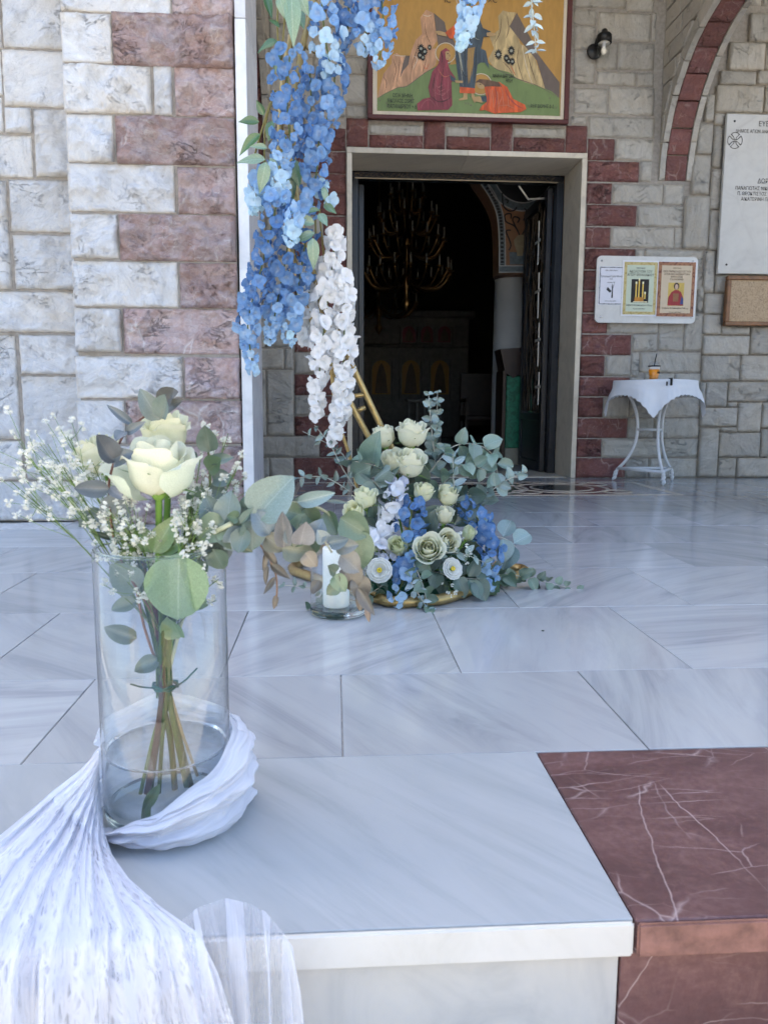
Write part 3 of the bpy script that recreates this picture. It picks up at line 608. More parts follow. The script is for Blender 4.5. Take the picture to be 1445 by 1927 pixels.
for (p, m_, l) in [([(540, 440), (510, 540), (500, 640), (520, 730)], 'plum', 11), ([(560, 440), (545, 540), (540, 650), (560, 740)], 'black', 11), ([(580, 460), (590, 540), (585, 640), (600, 730)], 'plum', 11), ([(480, 600), (520, 640), (570, 630), (605, 600)], 'plum', 11), ([(470, 650), (520, 690), (580, 680), (612, 650)], 'black', 11), ([(400, 740), (430, 690), (470, 680), (500, 720)], 'plum', 11), ([(540, 350), (550, 390), (545, 430)], 'black', 11), ([(500, 500), (490, 560), (480, 620)], 'black', 11), ([(520, 470), (560, 520), (600, 510)], 'rose', 11),
                   ([(660, 330), (670, 430), (690, 580)], 'leafgrey', 9), ([(690, 200), (700, 330), (705, 590)], 'black', 9), ([(740, 150), (770, 250), (800, 270)], 'leafgrey', 9), ([(780, 320), (775, 450), (760, 590)], 'black', 9), ([(735, 350), (742, 450), (735, 560)], 'gold', 9), ([(755, 340), (757, 430), (746, 520)], 'gold', 9), ([(650, 360), (690, 500), (720, 520)], 'black', 9),
                   ([(870, 590), (880, 660), (870, 730)], 'rose', 11), ([(900, 580), (920, 650), (905, 760)], 'maroon', 11), ([(940, 580), (960, 640), (930, 720), (940, 760)], 'rose', 11), ([(975, 600), (1000, 660), (1060, 720), (1100, 735)], 'maroon', 11), ([(930, 720), (990, 715), (1050, 745)], 'rose', 11), ([(855, 610), (860, 680), (840, 740)], 'maroon', 11),
                   ([(150, 520), (170, 560), (160, 630)], 'hair', 2), ([(215, 400), (235, 470), (215, 560)], 'hair', 2), ([(260, 390), (255, 470), (240, 560)], 'hair', 2), ([(390, 250), (380, 330), (350, 420), (330, 540)], 'hair', 2), ([(430, 150), (440, 230), (470, 300)], 'hair', 2), ([(415, 100), (450, 110), (480, 100)], 'cream', 2), ([(440, 400), (430, 450), (410, 500)], 'hair', 2), ([(350, 380), (380, 400), (350, 470)], 'cream', 2), ([(220, 372), (260, 380), (320, 380)], 'cream', 2),
                   ([(950, 130), (940, 220), (900, 300)], 'hair', 2), ([(990, 110), (1000, 200), (980, 260)], 'hair', 2), ([(1070, 320), (1060, 420), (1100, 550)], 'hair', 2), ([(1120, 340), (1150, 450), (1190, 570)], 'hair', 2), ([(1090, 310), (1120, 450), (1160, 570)], 'cream', 2), ([(960, 420), (1000, 460), (1020, 500)], 'hair', 2), ([(1010, 440), (1030, 480), (1045, 510)], 'orange', 2), ([(420, 440), (440, 470), (460, 430)], 'orange', 2),
                   ([(578, 366), (586, 364), (594, 366)], 'black', 12), ([(592, 372), (602, 378), (596, 386)], 'hair', 12), ([(582, 396), (590, 394)], 'maroon', 12), ([(800, 574), (808, 572), (814, 576)], 'black', 12), ([(107, 668), (242, 597), (312, 583), (460, 478), (600, 440)], 'shade', 4), ([(850, 420), (918, 470), (1060, 535), (1200, 585), (1343, 665)], 'shade', 4)]: stroke(p, m_, l)
mt = PT['black']
def itext(s, px, py, size, al='LEFT', sx=.8):
    v = C4((px, py), YI); text(s, v[0], v[1], YI-.012, size, mt, ic, al, sx=sx)
itext('ΟΣΙΑ ΜΗΝΗ', 210, 664, .036, sx=.7); itext('ΝΙΚΟΛΑΟΣ ΣΕΡΕΣ', 175, 700, .036, sx=.62); itext('ΠΑΠΑΝΔΡΕΟΥ + Β', 175, 737, .036, sx=.68)
itext('ΧΕΙΡ ΔΙΟΝΗΣ Δ Δ', 1145, 735, .034, sx=.62); itext('ΜΑΡΙΑ ΜΑΓΔΑΛ', 890, 530, .034, sx=.6); itext('ΗΝΗ', 975, 563, .034, sx=.7); itext('ΙC', 560, 22, .05, sx=1); itext('ΧC', 855, 22, .05, sx=1)

# ------------------------------------------------------------------ wall lamp
mb = plain('black_lamp_metal', (.012, .011, .01), .4, .3)
def glass(name, tint=(1, 1, 1), rough=0.0, ior=1.45):
    m = MT(name); m.t.nodes.remove(m.b); g = m.n('BsdfGlass', {'Color': tint, 'Roughness': rough, 'IOR': ior}); m.t.links.new(g, m.o.inputs[0]); return m.m
def thinglass(name, tint=(.97, .985, .98), ior=1.5, rough=.0, boost=1.0):
    m = MT(name); m.t.nodes.remove(m.b)
    fc = m.n('LayerWeight', {'Blend': .5}, out=1); r0 = ((ior-1)/(ior+1))**2; fr = m.math('ADD', r0, m.mul(m.math('POWER', fc, 5.0), 1-r0))
    tr = m.n('BsdfTransparent', {'Color': tint}); gl = m.n('BsdfGlossy', {'Roughness': rough, 'Color': (1, 1, 1)})
    f2 = m.math('MULTIPLY', fr, boost, clamp=True)
    m.t.links.new(m.n('MixShader', {0: f2, 1: tr, 2: gl}), m.o.inputs[0]); return m.m
MG = thinglass('clear_glass')
lc = atY(1136, 80, 5.82)
wl = thing('wall_lamp', 'small black outdoor lamp with a clear glass globe on the stone wall', 'lamp', lc)
lathe('shade', [(.0, .092), (.014, .09), (.021, .082), (.023, .066), (.045, .056), (.053, .046), (.054, -.004), (.051, -.004), (.05, .044), (.0, .05)], lc, mb, wl, 28)
lathe('socket', [(0, .045), (.02, .045), (.022, .0), (.042, -.005), (.042, -.009), (.012, -.01), (.012, -.03), (0, -.03)], lc, plain('porcelain', (.6, .56, .5), .3), wl, 20)
lathe('globe', [(.044, -.008), (.046, -.05), (.041, -.085), (.026, -.105), (.0, -.112)], lc, MG, wl, 24)
lathe('bulb', [(.009, -.03), (.019, -.05), (.021, -.062), (.014, -.078), (0, -.083)], lc, plain('bulb_glass', (.8, .72, .6), .08), wl, 16)
tube('bracket', [lc+Vector((-.01, .0, .05)), lc+Vector((-.035, .05, .04)), lc+Vector((-.045, .085, -.02))], .012, mb, wl)
me = lathem('backplate', [(0, -.012), (.05, -.012), (.056, .0), (.05, .012), (0, .012)], 24); put('backplate', me, wl, T(lc.x-.045, 5.895, lc.z-.03) @ Matrix.Rotation(pi/2, 4, 'X'), mb)

# ------------------------------------------------------------------ plaque, cork board, notice board
MI = plain('engraved_ink', (.035, .03, .025), .7); YP = YW-.055
X0 = atY(1358.5, 364, YP).x; ZT = atY(1380, 214, YP).z; ZB = atY(1380, 515, YP).z
pq = thing('marble_plaque', 'tall pale marble plaque with engraved Greek lettering on the right wall', 'plaque', (X0+.5, YP, ZB))
box('slab', X0, X0+1.0, YP, YP+.03, ZB, ZT, mat_marble('plaque_marble', (.60, .585, .55), (.52, .50, .47), .35, .3, .3), pq, .003)
def pt(s, x, y, h, sx=.86):
    v = atY(x, y, YP); text(s, v.x, v.z, YP-.0012, h*1.42, MI, pq, 'LEFT', sx=sx)
pt('ΕΥΕΡΓΕΤΕΣ', 1426, 237.5, .036); pt('ΔΗΜΟΣ ΑΓΙΩΝ ΑΝΑΡΓΥΡΩΝ', 1383, 249.5, .024, .8); pt('ΔΩΡΗΤΕΣ', 1424, 345, .034); pt('ΠΑΝΑΓΙΩΤΗΣ ΝΙΚΟΛΑΟΥ', 1382, 357, .026, .8); pt('Π. ΘΕΟΚΤΙΣΤΟΣ', 1386, 367, .025, .84); pt('ΑΙΚΑΤΕΡΙΝΗ ΠΑΠΑ', 1393, 377.5, .025, .84)
cc = atY(1382, 264.5, YP)
for k in range(4):
    R_ = .056; q_ = []
    for i in range(9): a = -.62+1.24*i/8; q_.append((R_*cos(a), R_*sin(a)))
    q_ += [(.022, .010), (.006, .005), (.006, -.005), (.022, -.010)]
    q_ = [(x*cos(k*pi/2)-y*sin(k*pi/2), x*sin(k*pi/2)+y*cos(k*pi/2)) for x, y in q_]
    tube('cross_line', [Vector((cc.x+x, YP-.001, cc.z+y)) for x, y in q_], .0022, MI, pq, 4, True)
for (x, y) in [(1381.5, 228), (1366, 498)]:
    v = atY(x, y, YP); put('bolt', lathem('bolt', [(0, .006), (.006, .005), (.008, 0)], 10), pq, T(v.x, YP-.0005, v.z) @ Matrix.Rotation(pi/2, 4, 'X'), MI)
X0 = atY(1364, 565, YP).x; ZT = atY(1400, 516.5, YP).z-.012; ZB = atY(1400, 613, YP).z
cb = thing('cork_board', 'bare cork pin board in a brown wooden frame below the plaque', 'board', (X0+.4, YP, ZB))
MWD = plain('brown_frame_wood', (.20, .09, .035), .45, var=.3, scale=20)
mck = MT('cork'); c_ = mck.coord(False); nz = mck.noise(c_, 120, 5, .8); mck.set(Base_Color=mck.ramp(nz, [(.36, (.10, .06, .035)), (.44, (.40, .29, .18)), (.62, (.52, .39, .26))]), Roughness=.9); mck.bump(nz, .4, .004)
box('cork_sheet', X0+.01, X0+.84, YP-.005, YP+.02, ZB+.01, ZT-.01, mck.m, cb)
for (a, b, c, d) in [(X0, X0+.85, ZB, ZB+.03), (X0, X0+.85, ZT-.03, ZT), (X0, X0+.032, ZB+.0305, ZT-.0305), (X0+.82, X0+.85, ZB+.0305, ZT-.0305)]: box('frame_bar', a, b, YP-.022, YP+.025, c, d, MWD, cb, .005)
YN = YW-.05
nx0 = atY(1121, 545, YN).x; nx1 = atY(1310, 545, YN).x; nz1 = atY(1215, 482.5, YN).z; nz0 = atY(1215, 608, YN).z
nb = thing('notice_board', 'white marble notice board with rounded corners carrying three posters', 'board', ((nx0+nx1)/2, YN, nz0))
rr = .035; q_ = []
for (cx_, cz_, a) in [(nx1-rr, nz1-rr, 0), (nx0+rr, nz1-rr, 1), (nx0+rr, nz0+rr, 2), (nx1-rr, nz0+rr, 3)]:
    for i in range(7): t = (a+i/6)*pi/2; q_.append((cx_+rr*cos(t), cz_+rr*sin(t)))
prism('panel', q_, .018, mat_marble('board_marble', (.70, .69, .66), (.58, .57, .55), .3, .4, .4), nb, T(0, YN, 0))
msc = plain('steel_screw', (.7, .7, .7), .2, 1.0)
for (x, y) in [(1132, 490.5), (1303, 492), (1130, 596), (1299, 597)]:
    v = atY(x, y, YN); put('screw', lathem('screw', [(0, .008), (.006, .007), (.009, .002), (.009, 0)], 12), nb, T(v.x, YN, v.z) @ Matrix.Rotation(pi/2, 4, 'X'), msc)
MPW = plain('poster_paper', (.75, .75, .78), .6, var=.02); MTX = plain('print_black', (.03, .03, .03), .6); MT2 = plain('print_brown', (.12, .06, .03), .6)
def pattern(name, c1, c2, sc):
    m = MT(name); co = m.coord(False); v = m.vor(co, sc, 'F1', 0); m.set(Base_Color=m.ramp(v, [(.3, c1), (.55, c2)]), Roughness=.6); return m.m
def poster(lab, x0, y0, x1, y1, yoff, margin, bord, bmat, inner, lines, foot):
    Y = YN-yoff; a = atY(x0, (y0+y1)/2, Y).x; b = atY(x1, (y0+y1)/2, Y).x; zt_ = atY((x0+x1)/2, y0, Y).z; zb_ = atY((x0+x1)/2, y1, Y).z
    p = thing('poster', lab, 'poster', ((a+b)/2, Y, zb_), 'posters on the notice board')
    box('sheet', a, b, Y, Y+.001, zb_, zt_, MPW, p)
    box('border', a+margin, b-margin, Y-.0006, Y+.0003, zb_+margin, zt_-margin, bmat, p); m2 = margin+bord
    box('ground', a+m2, b-m2, Y-.0012, Y-.0003, zb_+m2, zt_-m2, inner, p)
    W_ = b-a; H_ = zt_-zb_
    for (s, f, sz, mt_) in lines: text(s, (a+b)/2, zt_-f*H_, Y-.0017, sz, mt_, p, 'CENTER', sx=.8)
    return p, a, b, zb_, zt_, Y
p, a, b, zb_, zt_, Y = poster('small white poster with a thin grey border, leftmost on the notice board', 1126, 501, 1172, 574, .003, .004, .008, pattern('grey_border', (.05, .055, .06), (.35, .36, .38), 90), plain('white_paper', (.70, .70, .76), .6, var=.02), [('Ιερός Ναός Αγίων', .12, .014, MTX), ('Πρόγραμμα Ιεράς Μονής', .28, .018, MTX), ('Ιερός', .34, .012, MTX), ('Κυριακή 7:00', .43, .012, MTX), ('Εκ του Ιερού Ναού', .91, .012, MTX)], 0)
cx_ = (a+b)/2+.005; zc = zb_+.36*(zt_-zb_)
prism('mark', [(cx_-.04, zc+.01), (cx_-.03, zc+.03), (cx_+.0, zc), (cx_-.012, zc-.012)], .0004, MTX, p, T(0, Y-.0018, 0)); prism('mark', [(cx_+.004, zc+.05), (cx_+.009, zc+.05), (cx_+.012, zc-.05), (cx_, zc-.05)], .0004, MTX, p, T(0, Y-.0018, 0)); prism('mark', [(cx_-.01, zc+.055), (cx_+.006, zc+.02), (cx_+.022, zc+.06), (cx_+.008, zc+.01)], .0004, MTX, p, T(0, Y-.0018, 0))
p, a, b, zb_, zt_, Y = poster('pale green poster with a gold border and lit candles', 1169.5, 490, 1237.5, 595, .006, .012, .022, pattern('gold_border', (.42, .31, .10), (.55, .45, .2), 70), plain('pale_green_paper', (.55, .60, .46), .6, var=.03), [('ΙΕΡΟΣ ΝΑΟΣ', .15, .014, MTX), ('ΑΚΟΛΟΥΘΙΑ ΤΟΥ', .22, .027, MTX), ('ΑΓΙΟΥ ΜΙΧΑΛΑΚΙΟΥ', .28, .027, MTX), ('Σάββατο 30 Σεπτεμβρίου 7:00 μ.μ.', .815, .0165, MTX), ('Εκ του Ιερού Ναού', .875, .013, MTX)], 0)
cx_ = (a+b)/2; H_ = zt_-zb_
def pr(name, x0, x1, f0, f1, mat, lay): return box(name, cx_+x0, cx_+x1, Y-.0016-lay*.0005, Y-.0012-lay*.0005, zt_-f1*H_, zt_-f0*H_, mat, p)
mye = plain('print_yellow', (.75, .50, .10), .6); mlt = plain('print_light', (.85, .78, .5), .6)
pr('photo', -.068, .068, .335, .755, plain('print_dark', (.012, .008, .006), .6), 0)
for (x, f) in [(-.03, .42), (-.008, .36), (.022, .42), (.04, .6)]: pr('candle', x-.005, x+.005, f, .69, mye, 1); pr('flame', x-.006, x+.006, f-.04, f, mlt, 1)
pr('bowl', -.04, .03, .66, .74, plain('print_orange', (.5, .22, .03), .6), 2); pr('cloth', -.05, .06, .735, .75, mlt, 3)
p, a, b, zb_, zt_, Y = poster('beige poster with a brown patterned border and a red robed figure', 1235.5, 492, 1307, 597, .009, .004, .026, pattern('brown_border', (.16, .05, .03), (.35, .16, .08), 60), plain('beige_paper', (.62, .50, .35), .6, var=.03), [('ΙΕΡΟΣ ΝΑΟΣ', .13, .013, MT2), ('ΙΕΡΑ ΠΑΡΑΚΛΗΣΙΣ ΕΙΣ ΤΟΝ', .195, .02, MT2), ('ΑΓΙΟΝ ΜΕΓΑΛΟΜΑΡΤΥΡΑ', .245, .02, MT2), ('ΦΑΝΟΥΡΙΟΝ', .29, .019, MT2), ('ΤΟΝ ΝΕΟΦΑΝΗ', .335, .018, MT2), ('Σάββατο 30 Σεπτεμβρίου 7:00 μ.μ.', .85, .0165, MT2), ('Εκ του Ιερού Ναού', .92, .013, MT2)], 0)
cx_ = (a+b)/2; H_ = zt_-zb_; zf = zt_-.79*H_
pr('picture', -.062, .062, .38, .795, plain('print_gold', (.60, .42, .10), .6), 0)
def pp(name, pts, mat, lay): return prism(name, [(cx_+x, zf+z_) for x, z_ in pts], .0003, mat, p, T(0, Y-.0018-lay*.0005, 0))
pp('robe', [(-.062, 0), (-.058, .06), (-.035, .10), (-.01, .115), (.015, .115), (.04, .1), (.058, .06), (.062, 0)], plain('print_red', (.32, .03, .03), .6), 0)
pp('armour', [(-.02, .03), (-.022, .09), (.022, .09), (.02, .03)], plain('print_rust', (.28, .12, .05), .6), 1); pp('cloak', [(.035, .01), (.045, .07), (.06, .05), (.061, .01)], plain('print_blue', (.04, .06, .2), .6), 1)
pp('hair', [(.022*cos(t*.5236)+.002, .143+.026*sin(t*.5236)) for t in range(12)], plain('print_hair', (.06, .03, .02), .6), 1); pp('face', [(.013*cos(t*.5236)+.002, .138+.02*sin(t*.5236)) for t in range(12)], plain('print_skin', (.6, .42, .3), .6), 2)

# ------------------------------------------------------------------ table with cloth and cup
TX, TY, TZ, TR = 2.345, 5.585, .745, .29
MWH = plain('white_painted_iron', (.72, .72, .72), .4, var=.05)
tb = thing('iron_table', 'white wrought iron table with curved legs beside the doorway', 'table', (TX, TY, 0))
lathe('table_top', [(0, TZ), (TR, TZ), (TR, TZ-.018), (0, TZ-.018)], (TX, TY, 0), MWH, tb, 40)
for a in (150, 30, 268):
    a = radians(a); d = Vector((cos(a), sin(a), 0)); base = Vector((TX, TY, 0))
    prof = [(.235, TZ-.02), (.19, .66), (.14, .57), (.112, .47), (.108, .37), (.122, .28), (.16, .19), (.21, .12), (.245, .085)]
    lg = tube('leg', smoothcurve([base+d*r+Vector((0, 0, z)) for r, z in prof], 4), .0115, MWH, tb, 8)
    foot = smoothcurve([base+d*r+Vector((0, 0, z)) for r, z in [(.245, .085), (.252, .06), (.255, .035), (.268, .008)]], 5)
    nf = len(foot); tw = [p_+Vector((.004*sin(i*1.3), .004*cos(i*1.3), 0)) for i, p_ in enumerate(foot)]
    tube('foot', tw, [.010+.005*sin(pi*i/(nf-1))*abs(sin(i*.9)) for i in range(nf)], MWH, lg, 8)
for (r, z, hh) in [(.235, .095, .022), (.112, .39, .016)]:
    P3 = [Vector((TX+r*cos(radians(a)), TY+r*sin(radians(a)), z)) for a in (150, 30, 268)]
    for i in range(3):
        A, B = P3[i], P3[(i+1) % 3]; tube('stretcher', [A, B], .009 if r < .2 else .012, MWH, tb, 6)
mcl = MT('white_table_linen'); c_ = mcl.coord(False); mcl.set(Base_Color=mcl.ramp(mcl.noise(c_, 8, 3), [(.3, (.74, .75, .78)), (.7, (.80, .81, .83))]), Roughness=.85); mcl.bump(mcl.noise(c_, 25, 5), .15, .01)
ns, nr = 180, 16; vs, fs = [], []; s2 = .405; phi0 = radians(-113)
for i in range(ns):
    th = 2*pi*i/ns; u = (th-phi0) % (pi/2)-pi/4
    half = s2/max(cos(abs(u)), .7071); drop = max(.02, half-TR)
    drop -= .012*abs(sin(th*26))
    fold = .5+.5*sin(th*8+1.1)*1.0
    for j in range(nr+1):
        if j < 5: r = (TR+.004)*j/4.0; z = TZ+.0025+.0006*sin(th*3)*j
        else:
            t = (j-4)/(nr-4); L = drop*t
            r = TR+.006+L*(.14+.42*fold*(drop-.08)/.2)*min(1, t*2) ; z = TZ+.002-L*(1-.05*fold)
        vs.append((r*cos(th), min(r*sin(th), .292), z-TZ))
for i in range(ns):
    for j in range(nr):
        a = i*(nr+1)+j; b = ((i+1) % ns)*(nr+1)+j; fs.append((a, b, b+1, a+1))
tag(put('tablecloth', mesh('tablecloth', vs, fs, True), None, T(TX, TY, TZ), mcl.m), 'white scalloped cloth draped over the small iron table', 'tablecloth')
cl = thing('cloth_clip', 'small black clip holding the tablecloth at the table edge', 'clip', (TX-.02, TY-TR-.012, TZ))
box('jaw', TX-.02, TX-.004, TY-TR-.020, TY-TR-.012, TZ-.04, TZ+.008, mb, cl, .002); box('arm', TX-.02, TX-.004, TY-TR-.012, TY-TR+.02, TZ+.006, TZ+.012, mb, cl, .002); box('jaw', TX-.048, TX-.038, TY-TR-.019, TY-TR-.012, TZ-.042, TZ-.014, mb, cl, .002)
cp = Vector((TX-.062, TY-.12, TZ+.008))
cu = thing('juice_cup', 'plastic cup of orange juice with a domed lid and dark straw on the table', 'cup', cp)
lathe('juice', [(0, 0), (.030, 0), (.038, .07), (0, .072)], cp, plain('orange_juice', (.85, .30, .01), .35, var=.05), cu, 24)
lathe('cup', [(.031, -.001), (.0395, .092), (.0385, .092), (.031, .002)], cp, MG, cu, 24)
lathe('milk_swirl', [(0, .075), (.0378, .068), (.039, .088), (0, .09)], cp, plain('cream_foam', (.75, .7, .66), .5), cu, 24)
lathe('rim', [(.039, .088), (.044, .09), (.044, .096), (.039, .097)], cp, mb, cu, 24)
lathe('lid', [(.040, .096), (.036, .113), (.026, .126), (.01, .131), (.01, .13)], cp, thinglass('lid_plastic', (.92, .93, .95), 1.6), cu, 24)
tube('straw', [cp+Vector((-.004, 0, .03)), cp+Vector((.004, 0, .13)), cp+Vector((.014, .0, .18))], .004, mb, cu, 8)
prism('print_mark', [(.0, 0), (.004, .02), (.008, .02), (.010, .004), (.016, .02), (.018, 0)], .001, mb, cu, T(cp+Vector((.008, -.0365, .04))))

# ------------------------------------------------------------------ church doors and interior
DXi0, DXi1 = DX0+.04, DX1-.04
MDB = plain('door_blue_black', (.009, .011, .018), .3, .2, .3); MBZ = plain('wrought_bronze', (.09, .065, .045), .4, .8, .4, 40)
df = thing('door_frame', 'dark metal frame of the church doorway set deep in the marble reveal', 'door frame', (1, YR, 0))
zt_ = DZ-.04
box('post', DXi0, DXi0+.06, YR+.001, YR+.09, .002, zt_-.052, MDB, df, .004); box('post', DXi1-.06, DXi1, YR+.001, YR+.09, .002, zt_-.052, MDB, df, .004)
box('head', DXi0, DXi1, YR+.001, YR+.09, zt_-.05, zt_, MDB, df, .004); box('head_trim', DXi0+.03, DXi1-.05, YR-.004, YR, zt_-.054, zt_-.046, plain('brass_trim', (.35, .30, .24), .3, .9), df)
for i in range(40): x = DXi0+.05+i*.04; tube('scroll', [Vector((x+.016*cos(t*.8), YR-.003, zt_-.024+.012*sin(t*.8+i))) for t in range(7)], .003, MBZ, df, 5)
def leaf_door(xp, sgn, lab):
    d = thing('church_door', lab, 'door', (xp, YR+.1, 0)); y0, y1 = YR+.095, YR+.86
    h = zt_-.07
    def bar(n_, ya, yb, za, zb2, t=.045, m_=MDB): return box(n_, xp-t/2, xp+t/2, ya, yb, za, zb2, m_, d, .004)
    bar('stile', y0, y0+.07, .01, h); bar('stile', y1-.07, y1, .01, h); bar('rail', y0+.071, y1-.071, h-.08, h); bar('rail', y0+.071, y1-.071, .01, .09); bar('rail', y0+.071, y1-.071, .44, .5)
    bar('kick_panel', y0+.071, y1-.071, .091, .439, .02)
    box('glass_pane', xp+.012*sgn, xp+.016*sgn, y0+.07, y1-.07, .5, h-.08, thinglass('dark_door_glass', (.25, .27, .28)), d)
    xs = xp-.016
    r2 = random.Random(3)
    for k in range(9):
        yy = y0+.1+.07*k; ph = r2.uniform(0, 6); am = r2.uniform(.015, .04)
        tube('vine_bar', smoothcurve([Vector((xs+r2.uniform(-.006, .006), yy+am*sin(ph+t*1.1), .52+t*(h-.62)/14)) for t in range(15)], 4), .006, MBZ, d, 5)
    for k in range(46):
        c_ = Vector((xs-.006, r2.uniform(y0+.1, y1-.1), r2.uniform(.54, h-.12))); R_ = r2.uniform(.015, .04)
        tube('vine_scroll', [c_+Vector((0, R_*(1-t/16)*cos(t*.7), R_*(1-t/16)*sin(t*.7))) for t in range(13)], .004, MBZ, d, 5)
    for k in range(9):
        c_ = Vector((xs-.01, r2.choice((y0+.14, y0+.2)), .62+k*.2)); bm = bmesh.new()
        for t in range(9): bmesh.ops.create_icosphere(bm, subdivisions=1, radius=.011, matrix=T(r2.uniform(-.008, .004), r2.uniform(-.026, .026), -.04+.012*t*.6))
        me = bpy.data.meshes.new('grapes'); bm.to_mesh(me); bm.free(); put('grape_cluster', me, d, T(c_), MBZ)
    return d, xs
MWC = plain('pale_metal', (.62, .60, .56), .35, .3)
d, xs = leaf_door(DXi1-.085, 1, 'open right door leaf with wrought vine grille and pale crosses')
for (pyc, pyt, pyb) in [(455, 415, 500), (548, 512, 600), (640, 607, 690), (728, 700, 762)]:
    t_, b_ = atX(1016, pyt, xs-.02), atX(1010, pyb, xs-.02); c_ = atX(1014, pyc, xs-.02); y_ = c_.y
    box('cross', xs-.03, xs-.022, y_-.011, y_+.011, b_.z, t_.z, MWC, d, .002); box('cross_arm', xs-.034, xs-.0305, y_-.085, y_+.085, c_.z-.011, c_.z+.011, MWC, d, .0015)
leaf_door(DXi0+.085, -1, 'open left door leaf folded back behind the jamb')
ca = thing('door_closer', 'thin metal door closer arm below the door head', 'door closer', (1.6, YR+.1, zt_-.1))
tube('arm', [Vector((1.50, YR+.11, zt_-.052)), Vector((1.60, YR+.2, zt_-.13)), Vector((1.74, YR+.2, zt_-.12))], .008, MWC, ca, 6)
# shell of the church
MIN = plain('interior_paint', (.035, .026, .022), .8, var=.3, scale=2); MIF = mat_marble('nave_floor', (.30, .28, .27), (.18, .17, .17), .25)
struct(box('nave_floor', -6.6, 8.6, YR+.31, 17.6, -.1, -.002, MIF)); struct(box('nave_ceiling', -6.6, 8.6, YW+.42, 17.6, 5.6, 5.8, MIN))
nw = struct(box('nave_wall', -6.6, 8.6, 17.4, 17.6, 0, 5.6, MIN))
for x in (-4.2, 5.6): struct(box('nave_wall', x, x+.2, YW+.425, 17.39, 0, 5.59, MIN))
Y8 = 7.9
cx0 = atY(926, 700, Y8).x; cx1 = atY(992, 700, Y8).x; cz = atY(958, 523, Y8).z; rc = (cx1-cx0)/2
co = thing('nave_column', 'smooth pale round column just inside the doorway', 'column', ((cx0+cx1)/2, Y8, 0))
lathe('shaft', [(rc*1.02, .12), (rc, .3), (rc*.97, cz-.02), (0, cz-.02)], ((cx0+cx1)/2, Y8, 0), plain('column_marble', (.46, .44, .41), .35, var=.08, scale=4), co, 40)
lathe('base', [(0, .0), (rc*1.25, 0), (rc*1.25, .08), (rc*1.05, .12), (0, .12)], ((cx0+cx1)/2, Y8, 0), plain('column_base', (.28, .25, .22), .4), co, 32)
lathe('collar', [(0, cz-.02), (rc*1.03, cz-.02), (rc*1.06, cz+.05), (0, cz+.05)], ((cx0+cx1)/2, Y8, 0), plain('column_collar', (.12, .07, .05), .5), co, 32)
# painted arcade wall above the column
Ya = Y8-.25
pa = thing('painted_arcade', 'painted arcade wall with an urn and wave border above the column', 'wall painting', (2, Ya, cz))
def D5(p): v = atY(p[0]/5.558+860, p[1]/5.558+300, Ya); return (v.x, v.z)
edge = smoothcurve([Vector((*D5(p), 0)) for p in [(120, 60), (200, 195), (330, 390), (405, 560), (430, 750), (436, 1000), (436, 1188)]], 6)
xr_ = 3.6; zt2 = D5((400, 60))[1]
prism('spandrel', [(xr_, zt2)]+[(e.x, e.y) for e in edge]+[(xr_, edge[-1].y)], .3, plain('painted_ochre', (.30, .155, .085), .7, var=.15, scale=6), pa, T(0, Ya, 0))
def strip(name, crv, w0, w1, mat, lay):
    n = len(crv); a, b = [], []
    for i, p_ in enumerate(crv):
        t = (crv[min(i+1, n-1)]-crv[max(i-1, 0)]).normalized(); nn = Vector((-t.y, t.x, 0)); a.append(p_+nn*w0); b.append(p_+nn*w1)
    prism(name, [(v.x, v.y) for v in a]+[(v.x, v.y) for v in reversed(b)], .002, mat, pa, T(0, Ya-.002*lay, 0))
mbl = plain('painted_grey_blue', (.13, .16, .18), .7, var=.3, scale=25); mwl = plain('painted_white', (.45, .45, .45), .7); mdk = plain('painted_dark', (.02, .02, .025), .7)
strip('border', edge, .0, .062, mbl, 2); strip('line', edge, -.002, .008, mwl, 3); strip('line', edge, .058, .066, mwl, 3)
low = [Vector((*D5(p), 0)) for p in [(436, 1188), (600, 1188), (1100, 1188)]]; strip('border', low, .006, .066, mbl, 4); strip('line', low, .002, .010, mwl, 5); strip('line', low, .062, .07, mwl, 5)
for i in range(6, len(edge)-1, 1):
    p_ = edge[i]; t = (edge[i+1]-edge[i]).normalized(); nn = Vector((-t.y, t.x, 0)); c_ = p_+nn*.03
    prism('wave', [(c_.x+.016*cos(k*.7), c_.y+.012*sin(k*.7)) for k in range(9)], .001, mdk, pa, T(0, Ya-.0075, 0))
for (r0, r1, m_, l) in [(.0, .285, mdk, 2), (.285, .36, mbl, 2), (.28, .29, mwl, 3), (.355, .365, mwl, 3)]:
    v = D5((690, 130)); me = ringm(0, 0, r0, r1, 0, 48); put('medallion', me, pa, T(v[0], Ya-.002*l, v[1]) @ Matrix.Rotation(pi/2, 4, 'X'), m_)
def D5p(name, pts, mat, lay): prism(name, [D5(p) for p in pts], .001, mat, pa, T(0, Ya-.002*lay, 0))
D5p('urn', [(625, 1010), (620, 960), (600, 900), (590, 850), (620, 810), (640, 790), (700, 790), (730, 830), (720, 890), (690, 940), (685, 1010)], plain('painted_urn', (.33, .27, .17), .7), 2)
D5p('pedestal', [(545, 970), (740, 970), (740, 1100), (550, 1100)], mbl, 1)
